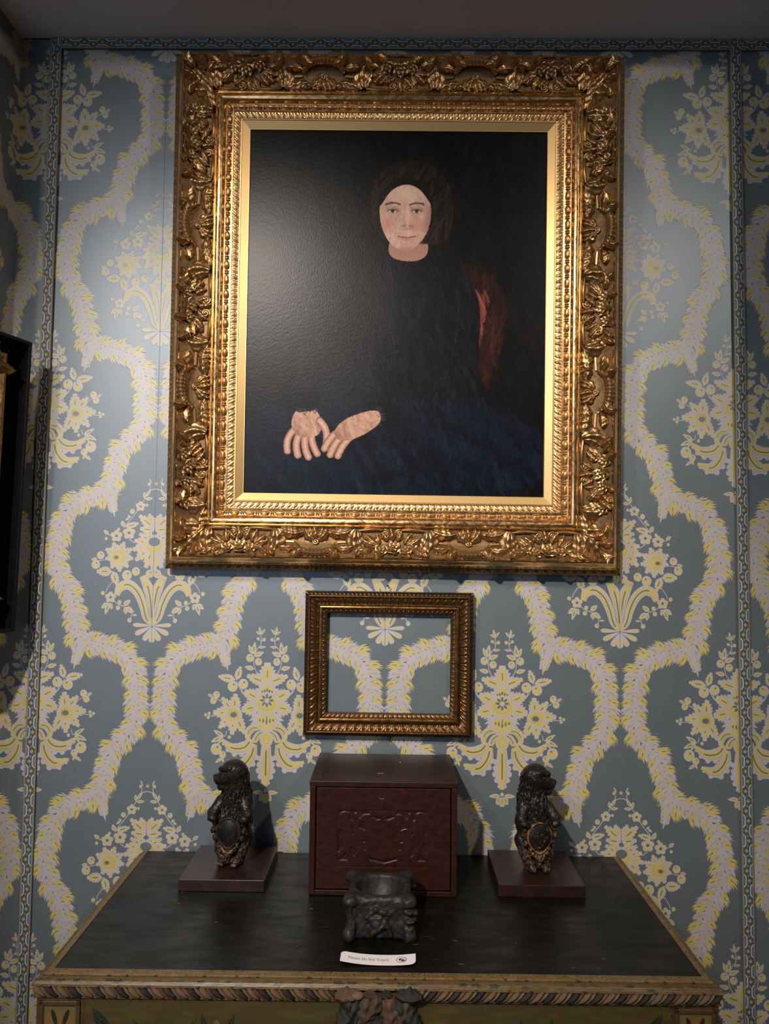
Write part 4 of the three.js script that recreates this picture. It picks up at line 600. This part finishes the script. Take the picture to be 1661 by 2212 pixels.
  // case with painted frieze and framed corner blocks
  const fz = tex((() => {
    const W = 2048, H = 256, [c, g] = canvas(W, H); g.fillStyle = '#473b1d'; g.fillRect(0, 0, W, H);
    for (let i = 0; i < 900; i++) { g.fillStyle = `rgba(${rr(60, 112) | 0},${rr(50, 92) | 0},${rr(22, 46) | 0},.18)`; g.beginPath(); g.ellipse(rr(0, W), rr(0, H), rr(8, 60), rr(3, 12), rr(-0.2, 0.2), 0, 7); g.fill(); }
    const lf = (x, y, l, w, a, col) => { g.save(); g.translate(x, y); g.rotate(a); g.fillStyle = col; g.beginPath(); g.moveTo(0, 0); g.quadraticCurveTo(l * 0.4, -w, l, 0); g.quadraticCurveTo(l * 0.4, w, 0, 0); g.fill(); g.strokeStyle = 'rgba(96,92,60,.5)'; g.lineWidth = 2; g.beginPath(); g.moveTo(4, 0); g.lineTo(l * 0.9, 0); g.stroke(); g.restore(); };
    for (const s of [-1, 1]) {
      const X = (x) => W / 2 + s * x, A = (a) => (s > 0 ? a : Math.PI - a);
      lf(X(868), 30, 150, 34, A(2.2), '#23281c'); lf(X(865), 60, 170, 30, A(2.5), '#1c2019');
      for (const [x, y, l, w, a, col] of [[690, 130, 90, 14, -0.9, '#33241c'], [600, 130, 90, 14, -2.2, '#33241c'], [505, 150, 110, 26, -1.3, '#22281c'], [470, 150, 110, 26, -1.9, '#22281c'], [488, 60, 40, 22, 1.57, '#6f5230'], [430, 150, 110, 20, -0.5, '#1e221a'], [330, 160, 90, 14, -2.0, '#3a2418'], [260, 160, 90, 16, -1.2, '#25281c'], [170, 170, 80, 16, -1.8, '#2f2018']]) lf(X(x), y, l, w, A(a), col);
    }
    return c;
  })(), true, false);
  const o = 0.008, bw = 0.088, y1 = D - 0.0368, y0 = 0.14;
  part('case', boxUV(box(-hw - o, hw + o, y0, y1, zb, zf + o - 0.004), 2), ochre, C);
  part('painted_frieze', planar(box(-hw - o + bw, hw + o - bw, y1 - 0.16, y1, zf + o - 0.004, zf + o), 0, 1, 1 / (2 * hw), 1 / 0.16, -hw, y1 - 0.16), new THREE.MeshStandardMaterial({ map: fz, roughness: 0.5 }), C, 'ochre frieze painted with dark green and brown leaves');
  const tulip = tex((() => { const W = 128, H = 256, [c, g] = canvas(W, H); g.fillStyle = '#6b5a30'; g.fillRect(0, 0, W, H); for (let i = 0; i < 160; i++) { g.fillStyle = `rgba(${rr(90, 150) | 0},${rr(76, 120) | 0},50,.2)`; g.fillRect(rr(0, W), rr(0, H), rr(4, 26), rr(2, 5)); } g.fillStyle = '#7f5a30'; for (const x of [24, 64, 104]) { g.beginPath(); g.ellipse(x, 70, 17, 46, 0, 0, 7); g.fill(); } g.fillStyle = '#222718'; for (const [x, a] of [[42, -0.35], [88, 0.35]]) { g.save(); g.translate(x, 44); g.rotate(a); g.beginPath(); g.ellipse(0, 0, 9, 30, 0, 0, 7); g.fill(); g.restore(); } return c; })(), true, false);
  const rim = new THREE.MeshStandardMaterial({ map: withRepeat(ochreTex, 1.5), color: lin(0.62, 0.52, 0.48), roughness: 0.5 });
  for (const s of [-1, 1]) {
    const x0 = s > 0 ? hw + o - bw : -hw - o, x1 = x0 + bw, B = part('corner_block', boxUV(box(x0, x1, y1 - 0.16, y1, zf + o - 0.004, zf + o + 0.001), 3), rim, C);
    part('painted_panel', planar(box(x0 + 0.014, x1 - 0.014, y1 - 0.146, y1 - 0.014, zf + o, zf + o + 0.0018), 0, 1, 1 / 0.06, 1 / 0.132, x0 + 0.014, y1 - 0.146), new THREE.MeshStandardMaterial({ map: tulip, roughness: 0.5 }), B);
    for (const q of [x0 + 0.006, x1 - 0.014]) part('panel_moulding', rbox(q, q + 0.008, y1 - 0.154, y1 - 0.006, zf + o, zf + o + 0.005, 0.0015, 1), rim, B);
    part('panel_moulding', rbox(x0 + 0.006, x1 - 0.006, y1 - 0.0145, y1 - 0.006, zf + o, zf + o + 0.005, 0.0015, 1), rim, B);
    for (const z of [0.06, zf - 0.06]) part('foot', new THREE.LatheGeometry([[0.0, 0.0], [0.03, 0.0], [0.042, 0.03], [0.04, 0.06], [0.024, 0.09], [0.04, 0.14], [0, 0.14]].map((p) => new THREE.Vector2(...p)), 16).translate(s * (hw - 0.05), 0, z), rim, C);
  }
  for (let i = 0; i < 2; i++) { const ya = y0 + 0.02 + i * 0.235, d = part('drawer', boxUV(rbox(-hw + 0.05, hw - 0.05, ya, ya + 0.22, zf + o - 0.006, zf + o + 0.006, 0.004), 2), ochre, C); for (const s of [-1, 1]) part('drawer_knob', new THREE.SphereGeometry(0.016, 12, 8).translate(s * 0.3, ya + 0.11, zf + o + 0.018), ropeMats[3], d); }
}

// ---------------------------------------------------------------- small wooden chest with a carved front
{
  const B = thing('wooden_box', 'dark reddish wooden chest with carved front panel and keyhole', 'box', [-0.0157, TOP + 0.0014, 0.1285]);
  const w = 0.3425, h = 0.2595, d = 0.237, f = 0.0135;
  const grain = tex((() => { const W = 512, H = 512, [c, g] = canvas(W, H), im = g.createImageData(W, H), q = im.data; for (let y = 0; y < H; y++) for (let x = 0; x < W; x++) { const n = fbm2(x / 140, y / 9, 4), m = fbm2(x / 60 + 20, y / 60, 4), i = (y * W + x) * 4, k = 1 + n * 0.25 + m * 0.3; q[i] = 44 * k; q[i + 1] = 22 * k; q[i + 2] = 14 * k; q[i + 3] = 255; } g.putImageData(im, 0, 0); return c; })());
  const dark = new THREE.MeshPhysicalMaterial({ map: grain, roughness: 0.42, specularIntensity: 0.5 }), lidWood = new THREE.MeshPhysicalMaterial({ map: grain, color: lin(0.85, 0.95, 0.95), roughness: 0.4, specularIntensity: 0.7 });
  part('side', boxUV(rbox(-w / 2, -w / 2 + f, 0, h - f, -d / 2, d / 2, 0.0016, 1), 4), dark, B); part('side', boxUV(rbox(w / 2 - f, w / 2, 0, h - f, -d / 2, d / 2, 0.0016, 1), 4), dark, B);
  part('bottom', boxUV(rbox(-w / 2 + f, w / 2 - f, 0, f * 0.85, -d / 2, d / 2, 0.0016, 1), 4), dark, B); part('back', boxUV(box(-w / 2 + f, w / 2 - f, f * 0.85, h - f, -d / 2, -d / 2 + 0.008), 4), dark, B);
  const lid = part('lid', boxUV(rbox(-w / 2 - 0.001, w / 2 + 0.001, h - f, h, -d / 2, d / 2 + 0.001, 0.0022, 2), 4), lidWood, B);
  for (const s of [-1, 1]) part('end_batten', boxUV(rbox(s > 0 ? w / 2 - 0.026 : -w / 2 - 0.0005, s > 0 ? w / 2 + 0.0005 : -w / 2 + 0.026, h - 0.004, h + 0.0012, -d / 2 + 0.0005, d / 2 - 0.02, 0.0008, 1), 4), lidWood, lid);
  part('worn_patch', new THREE.CylinderGeometry(0.0022, 0.0022, 0.0006, 10).translate(0.04, h + 0.0002, -0.04), new THREE.MeshStandardMaterial({ color: lin(0.45, 0.4, 0.33), roughness: 0.8 }), lid);
  part('worn_patch', box(-0.016, -0.001, h - 0.0002, h + 0.0004, 0.052, 0.058), new THREE.MeshStandardMaterial({ color: lin(0.2, 0.11, 0.07), roughness: 0.8 }), lid);
  // carved front: recessed grounds cut around strapwork
  const [hc, hg] = canvas(532, 424); hg.fillStyle = '#ffffff'; hg.fillRect(0, 0, 532, 424); hg.fillStyle = '#000000';
  const cut = (pts, both = true) => { for (const m of both ? [1, -1] : [1]) { hg.beginPath(); pts.forEach(([x, y], i) => { const X = ((m > 0 ? x : 1650 - x) - 165) * 0.4, Y = (y - 440) * 0.4; i ? hg.lineTo(X, Y) : hg.moveTo(X, Y); }); hg.closePath(); hg.fill(); } };
  cut([[395, 682], [690, 682], [700, 720], [640, 722], [590, 768], [570, 705], [545, 712], [530, 790], [500, 770], [498, 712], [460, 694], [420, 702], [402, 722]]); cut([[700, 742], [770, 742], [805, 772], [770, 778]]); cut([[585, 862], [612, 800], [655, 796], [652, 886], [620, 876]]);
  cut([[388, 905], [418, 880], [430, 930], [410, 990], [442, 1062], [400, 1110], [386, 1110]]); cut([[394, 1198], [470, 1108], [486, 1198]]); cut([[505, 1055], [550, 1072], [575, 1110], [545, 1160], [515, 1130]]); cut([[615, 1000], [650, 985], [655, 1012]]); cut([[640, 1078], [668, 1072], [660, 1088]]); cut([[520, 905], [545, 920], [535, 940]]);
  cut([[675, 1155], [720, 1172], [830, 1198], [935, 1172], [985, 1155], [965, 1190], [840, 1226], [695, 1192]], false); cut([[735, 1256], [800, 1256], [800, 1262], [735, 1262]]);
  hg.lineWidth = 3; hg.strokeStyle = '#808080'; hg.strokeRect((385 - 165) * 0.4, (680 - 440) * 0.4, 866 * 0.4, 582 * 0.4);
  const hd = hg.getImageData(0, 0, 532, 424).data, px = (X, Y) => hd[(clamp(Math.round(Y), 0, 423) * 532 + clamp(Math.round(X), 0, 531)) * 4] / 255;
  const pw = w - 2 * f - 0.003, ph = h - f - f * 0.85 - 0.003, z0 = d / 2 - 0.0022;
  const g = grid(266, 212, (s, t) => { const X = s * 531, Y = (1 - t) * 423, e = (px(X, Y) + px(X - 2, Y) + px(X + 2, Y) + px(X, Y - 2) + px(X, Y + 2)) / 5, edge = Math.min(s, 1 - s, t, 1 - t) < 0.002 ? 0.003 : 0; return [(s - 0.5) * pw, f * 0.85 + 0.0015 + t * ph, z0 - (1 - e) * 0.0016 - edge - (e < 0.5 ? 0.0003 * noise2(X / 3, Y / 3) : 0)]; });
  const front = part('front_panel', merge([planar(g, 0, 1, 4, 4), planar(box(-pw / 2, pw / 2, f * 0.85 + 0.0015, f * 0.85 + 0.0015 + ph, z0 - 0.012, z0 - 0.003), 0, 1, 4, 4)]), dark, B, 'front panel carved with shallow strapwork');
  const ky = 0.222, hole = new THREE.Shape(); hole.absellipse(0, 0, 0.0034, 0.0026, 0, 7); hole.moveTo(-0.0062, 0.0012); 
  part('keyhole', new THREE.SphereGeometry(0.003, 10, 8).scale(1.9, 0.8, 0.2).translate(-0.004, ky, z0 + 0.0001), new THREE.MeshStandardMaterial({ color: lin(0.003, 0.002, 0.002), roughness: 1 }), front);
  part('keyhole_lip', new THREE.TubeGeometry(new THREE.CatmullRomCurve3([[-0.009, 0.0002], [-0.004, -0.0024], [0.0012, -0.0028], [0.0036, 0.0004]].map(([x, y]) => new THREE.Vector3(x - 0.002, ky + y, z0 + 0.0003))), 12, 0.0007, 5), new THREE.MeshStandardMaterial({ color: lin(0.3, 0.2, 0.1), roughness: 0.5, metalness: 0.5 }), front);
}

// ---------------------------------------------------------------- two carved lions holding shields, on plinths
const plinthTex = pixelTex(256, 256, (x, y) => { const n = tileNoise(x, y * 4, 256, 1024, 6, 4), k = 1 + n * 0.3; return [42 * k, 26 * k, 23 * k]; });
const plinthMat = new THREE.MeshPhysicalMaterial({ map: plinthTex, roughness: 0.3, specularIntensity: 0.7 });
function lionSDF(seed, smoothFace) {
  return (x, y, z) => {
    const p = [x, y, z];
    let body = cap(p, 3, 30, -12, 27, 5, 95, -14, 36); body = smin(body, cap(p, 5, 104, -8, 40, 6, 160, -8, 34), 14); body = smin(body, cap(p, 6, 160, -8, 34, 6, 212, -4, 30), 12);
    body = smin(body, cap(p, 0, 120, 12, 24, 0, 150, 10, 20), 12); body = smin(body, cap(p, -22, 104, 14, 18, 24, 104, 12, 18), 10);
    // mane locks
    const mane = smooth(85, 110, y) * smooth(246, 215, y) * smooth(6, -12, -x - (y - 200) * 0.1 - 14 * (y > 190 ? 1 : 0) ? -20 : -20);
    const wv = Math.sin(x * 0.34 + z * 0.3 + 2.4 * Math.sin(y * 0.085 + seed) + seed) + 0.6 * Math.sin(x * 0.55 - z * 0.62 + 1.7 * Math.sin(y * 0.13)), front = y > 190 ? smooth(-4, 12, x + z * -0.35 + 6) : 1;
    body -= (1.9 * wv + 1.9 * noise3(x / 7, y / 12, z / 7 + seed) + 0.9 * Math.sin(x * 0.9 + 2 * Math.sin(y * 0.16))) * smooth(80, 108, y) * smooth(252, 225, y) * front;
    // head turned to -x
    let head = ell(p, 1, 224, 2, 33, 29, 30); head = smin(head, cap(p, -10, 213, 10, 21, -32, 205, 13, 15), 8); head = smin(head, ell(p, -43, 212, 14, 7, 6, 8), 5);
    head = smin(head, cap(p, -12, 196, 10, 12, -30, 187, 13, 9), 3);
    head = smin(head, cap(p, -28, 231, 16, 7, -2, 236, 27, 6.5), 3); head = smin(head, cap(p, -26, 231, 12, 6, -10, 236, -4, 6), 4);
    head = smin(head, ell(p, 8, 232, 24, 7, 9, 6), 3);
    head = smin(head, ell(p, -14, 209, 20, 13, 10, 9), 4);
    head = smax(head, -cap(p, -50, 196, 16, 2.4, -18, 195, 30, 2.4), 1.5); head = smax(head, -ell(p, -15, 224.5, 29, 8.5, 5, 7.5), 2); head = smax(head, -ell(p, -27, 224, 21, 3.5, 3.5, 4), 2);
    head = smin(head, ell(p, -15, 223.5, 24.5, 4.6, 3.4, 3.6), 0.6); head = smax(head, -ell(p, -47, 209, 20, 2.4, 2.2, 2.4), 1);
    let d = smin(body, head, 6);
    // fore legs and paws on the shield
    for (const s of [-1, 1]) {
      let leg = cap(p, s * 29 + 2, 150, 6, 17, s * 44, 126, 24, 13); leg = smin(leg, cap(p, s * 44, 126, 24, 13, s * 40, 120, 38, 10.5), 6);
      for (let k = 0; k < 4; k++) leg = smin(leg, ell(p, s * (48 - k * 5.4), 119 - k * 0.8, 42 + (k === 1 || k === 2 ? 2 : 0), 3.4, 6.5, 6), 1.6);
      d = smin(d, leg, 5);
      let hind = cap(p, s * 30 + 3, 66, -2, 20, s * 26, 34, 12, 16); hind = smin(hind, cap(p, s * 20, 16, 10, 12, s * 18, 10, 30, 9), 6);
      for (let k = 0; k < 3; k++) hind = smin(hind, ell(p, s * (12 + k * 5.4), 7, 38, 3.2, 5.5, 6), 1.5);
      d = smin(d, hind, 7);
    }
    d = smin(d, ell(p, 0, 12, 0, 32, 12, 30), 8); d = smin(d, cap(p, -22, 5, 16, 7, 24, 5, 16, 7), 4);
    d -= 0.7 * noise3(x / 5, y / 6, z / 5 - seed);
    return smax(d, -y, 1);
  };
}
function lionColor(seed, gilt) {
  return (X, Y, Z) => {
    const x = X * 1000, y = Y * 1000, z = Z * 1000, n = noise3(x / 14 + seed, y / 20, z / 14), m = noise3(x / 3.4, y / 4 + seed, z / 3.4), w = smooth(0.1, 0.7, n) * smooth(0.3, 0.7, m) * 0.75, low = gilt && y < 60 && z > 10 ? smooth(-0.1, 0.5, noise3(x / 8, y / 9, z / 8 + seed)) * 0.6 : 0, k = clamp(w + low, 0, 1);
    return [mix(0.0095, 0.15, k), mix(0.0078, 0.078, k), mix(0.0072, 0.034, k)];
  };
}
const lionMat = new THREE.MeshPhysicalMaterial({ vertexColors: true, roughness: 0.4, specularIntensity: 0.6 });
function shieldGeometry() {
  return grid(26, 30, (s, t) => { const a = s * Math.PI * 2, r = t, yy = Math.sin(a), xx = Math.cos(a), px = xx * 34 * (yy < 0 ? 1 - 0.42 * Math.pow(-yy, 1.6) : 1 - 0.06 * yy), py = yy * (yy < 0 ? 44 : 36), rim = smooth(0.84, 0.9, r) * smooth(1.02, 0.97, r) * 2.4; return [px * r / 1000, (86 + py * r) / 1000, (44 - 9 * r * r + rim - (r > 0.99 ? 5 : 0)) / 1000]; });
}
const shield = (gilt, seed) => paint(shieldGeometry(), (X, Y, Z) => { const x = X * 1000, y = Y * 1000, dx = x / 34, dy = (y - 86) / 40, r = Math.hypot(dx, dy), n = noise3(x / 6, y / 8, seed), k = clamp((r > 0.84 ? smooth(-0.5, 0.5, n + gilt) * clamp(0.6 + gilt * 2.6, 0.1, 1) : smooth(0.6, 1.0, n + gilt) * 0.7), 0, 1); return [mix(0.008, 0.22, k), mix(0.0075, 0.115, k), mix(0.008, 0.04, k)]; });
function scrollBorder(seed, gilt) {   // lobed gilt strapwork round and below the shield
  const sdf = (x, y, z) => { const p = [x, y, z]; let d = 99; for (const s of [-1, 1]) for (const [a, b, r] of [[37, 106, 6.5], [39, 88, 7.5], [34, 70, 7], [23, 55, 6.5]]) d = smin(d, ell(p, s * a, b, 31, r, r * 1.25, 8), 2); d = smin(d, cap(p, -18, 46, 34, 5, -2, 34, 37, 6), 3); d = smin(d, cap(p, 18, 46, 34, 5, 2, 34, 37, 6), 3); d = smin(d, cap(p, 0, 36, 36, 8, 0, 14, 34, 4), 3); return d - 1.0 * Math.sin(x * 0.6 + y * 0.35) * 0.6 - 0.8 * noise3(x / 4, y / 4, z / 4 + seed); };
  return paint(surfaceNets(sdf, [-50, 6, 14], [50, 120, 54], 1.7), (X, Y, Z) => { const n = noise3(X * 160, Y * 120, Z * 160 + seed), k = smooth(-0.35, 0.45, n) * (Y < 0.056 ? 0.8 : 0.12 + 0.25 * gilt); return [mix(0.009, 0.2, k), mix(0.0075, 0.1, k), mix(0.007, 0.034, k)]; });
}
function lion(mir, seed, gilt, px, pz, x, z, plinthLabel, lionLabel, turn) {
  const P = thing('statue_plinth', plinthLabel, 'plinth', [px, TOP + 0.0002, pz], 'square plinths under the lions');
  part('plinth_block', boxUV(rbox(-0.1005, 0.1005, 0, 0.0275, -0.1015, 0.1015, 0.0018, 2), 3), plinthMat, P);
  const T = thing('lion_statuette', lionLabel, 'statuette', [x, TOP + 0.0277, z], 'carved lions holding shields');
  const g = surfaceNets(lionSDF(seed, mir < 0), [-70, -2, -58], [70, 266, 62], 1.75); paint(g, lionColor(seed, gilt));
  const flip = (q) => { if (mir > 0) return q; const p = q.attributes.position, i = q.index; for (let k = 0; k < p.count; k++) p.setX(k, -p.getX(k)); for (let k = 0; k < i.count; k += 3) { const a = i.getX(k); i.setX(k, i.getX(k + 1)); i.setX(k + 1, a); } q.computeVertexNormals(); return q; };
  part('lion_body', flip(g), lionMat, T); part('shield', flip(shield(gilt * 0.35 - 0.2, seed)), lionMat, T, 'dark shield with worn gilt rim'); part('gilt_scrollwork', flip(scrollBorder(seed, gilt)), lionMat, T);
  T.rotation.y = turn; T.scale.set(0.98, 0.985, 0.98);
}
lion(1, 1.3, 0.2, -0.3915, 0.1345, -0.388, 0.135, 'square dark wooden plinth under the lion looking left', 'dark carved lion statuette looking left, holding a shield', -0.12);
lion(-1, 4.1, 1, 0.353, 0.1365, 0.357, 0.137, 'square dark wooden plinth under the lion looking right', 'dark carved lion statuette looking right, holding a shield', 0.12);

// ---------------------------------------------------------------- carved stone mortar
{
  const M = thing('stone_mortar', 'squat dark stone mortar with carved lobed sides and round bowl', 'mortar', [-0.0195, TOP + 0.0002, 0.383]);
  const sdf = (x, y, z) => {
    const p = [x, y, z], taper = 1 - (1 - y / 84) * 0.08, qx = Math.abs(x) / taper - 56, qz = Math.abs(z) / taper - 50, qy = Math.abs(y - 42) - 30;
    let d = Math.hypot(Math.max(qx, 0), Math.max(qy, 0), Math.max(qz, 0)) + Math.min(Math.max(qx, qy, qz), 0) - 11;
    // lip, corner lobes
    for (const sx of [-1, 1]) for (const sz of [-1, 1]) { d = smin(d, ell(p, sx * 60, 74, sz * 54, 17, 12, 16), 7); d = smin(d, cap(p, sx * 62, 12, sz * 56, 14, sx * 58, 34, sz * 52, 10), 6); if (sx > 0) for (let k = 0; k < 3; k++) d = smin(d, ell(p, sx * 62, 56 - k * 15, sz * 55, 16 - k * 2, 6, 14), 2.5); else d = smin(d, cap(p, sx * 64, 66, sz * 58, 7, sx * 54, 30, sz * 55, 10), 3); }
    // carved hollows beside the corners, foliage on the front
    for (const sx of [-1, 1]) d = smax(d, -ell(p, sx * 40, 44, 66, 10, 17, 10), 6);
    d = smin(d, cap(p, -26, 48, 60, 5, -8, 62, 62, 4), 3); d = smin(d, cap(p, -8, 62, 62, 4, 18, 52, 60, 5), 3); d = smin(d, ell(p, -4, 38, 60, 17, 15, 8), 4); d = smin(d, cap(p, -14, 18, 58, 8, 4, 30, 62, 6), 3); d = smin(d, cap(p, 22, 16, 58, 6, 12, 40, 61, 5), 3);
    d = smax(d, -cap(p, -12, 44, 69, 3, 6, 40, 69, 3), 2); d = smax(d, -cap(p, 0, 30, 69, 2.4, 8, 46, 68, 2.4), 2); d = smax(d, -cap(p, 2, 12, 66, 8, 6, 8, 66, 8), 4);
    d = smax(d, -(ell(p, 0, 98, 0, 52, 66, 45)), 7);
    d -= (1.4 * noise3(x / 16, y / 14, z / 16) + 0.6 * noise3(x / 5, y / 5, z / 5)) * (Math.hypot(x, z) < 50 && y > 16 ? 0.2 : y > 70 ? 0.6 : 1);
    return smax(d, -y, 1);
  };
  const g = paint(surfaceNets(sdf, [-86, -2, -80], [86, 92, 82], 1.9), (X, Y, Z) => { const n = noise3(X * 60, Y * 60, Z * 60), m = noise3(X * 260, Y * 260, Z * 260), k = 1 + 0.35 * n + 0.4 * m; return [0.017 * k, 0.015 * k, 0.0145 * k]; });
  part('mortar_body', g, new THREE.MeshPhysicalMaterial({ vertexColors: true, roughness: 0.5, specularIntensity: 0.7 }), M).scale.set(1, 1.07, 1.07);
}

// ---------------------------------------------------------------- printed card
{
  const W = 1024, H = 232, [c, g] = canvas(W, H); g.fillStyle = '#efe9e8'; g.fillRect(0, 0, W, H); g.fillStyle = '#2b2a33'; g.font = '76px serif'; g.textBaseline = 'middle'; g.textAlign = 'center';
  g.save(); g.translate(380, 118); g.scale(1, 0.98); g.fillText('Please Do Not Touch', 0, 0, 560); g.restore();
  g.strokeStyle = '#3a3640'; g.lineWidth = 7; g.beginPath(); g.ellipse(832, 116, 68, 62, 0, 0, 7); g.stroke(); g.fillStyle = '#34303c';
  g.beginPath(); g.moveTo(790, 110); g.bezierCurveTo(796, 84, 826, 76, 842, 92); g.lineTo(858, 104); g.lineTo(870, 132); g.quadraticCurveTo(878, 122, 882, 112); g.quadraticCurveTo(890, 118, 884, 136); g.quadraticCurveTo(872, 158, 846, 156); g.quadraticCurveTo(824, 154, 812, 138); g.lineTo(794, 128); g.closePath(); g.fill();
  g.strokeStyle = '#efe9e8'; g.lineWidth = 16; g.beginPath(); g.moveTo(784, 160); g.lineTo(880, 74); g.stroke(); g.strokeStyle = '#3a3640'; g.lineWidth = 6; g.beginPath(); g.moveTo(784, 160); g.lineTo(880, 74); g.stroke();
  const cw = 0.146, cd = 0.036, up = (s) => 0.0012 + 0.0055 * Math.pow(Math.abs(s - 0.55) * 2, 2.2);
  const edge = (s, t) => { const x = s * cw, r1 = 0.011, top = x < r1 ? r1 - Math.sqrt(r1 * r1 - (r1 - x) * (r1 - x)) : 0, xr = cw - x, bot = xr < r1 ? r1 - Math.sqrt(r1 * r1 - (r1 - xr) * (r1 - xr)) : 0; return mix(cd - bot, top, t); };
  const S = (i) => 0.5 - 0.5 * Math.cos(Math.PI * i);
  const topG = grid(40, 4, (i, t) => { const s = S(i); return [(s - 0.5) * cw, up(s) + 0.0007, edge(s, t) - cd / 2]; }), botG = grid(40, 4, (i, t) => { const s = S(i); return [(s - 0.5) * cw, up(s), edge(s, 1 - t) - cd / 2]; });
  const sideG = grid(40, 1, (i, t) => { const s = S(i); return [(s - 0.5) * cw, up(s) + 0.0007 * t, edge(s, 0) - cd / 2]; });
  const card = thing('printed_card', 'white card reading Please Do Not Touch on the black top', 'card', [-0.0205, TOP + 0.0006, 0.516]);
  card.rotation.y = -0.012;
  part('card_sheet', merge([planar(topG, 0, 2, 1 / cw, -1 / cd, -cw / 2, cd / 2), planar(botG, 0, 2, 0.001, 0.001, 1, 1), planar(sideG, 0, 2, 0.001, 0.001, 1, 1)]), new THREE.MeshStandardMaterial({ map: tex(c, true, false), roughness: 0.6 }), card);
}

renderer.render(scene, camera);
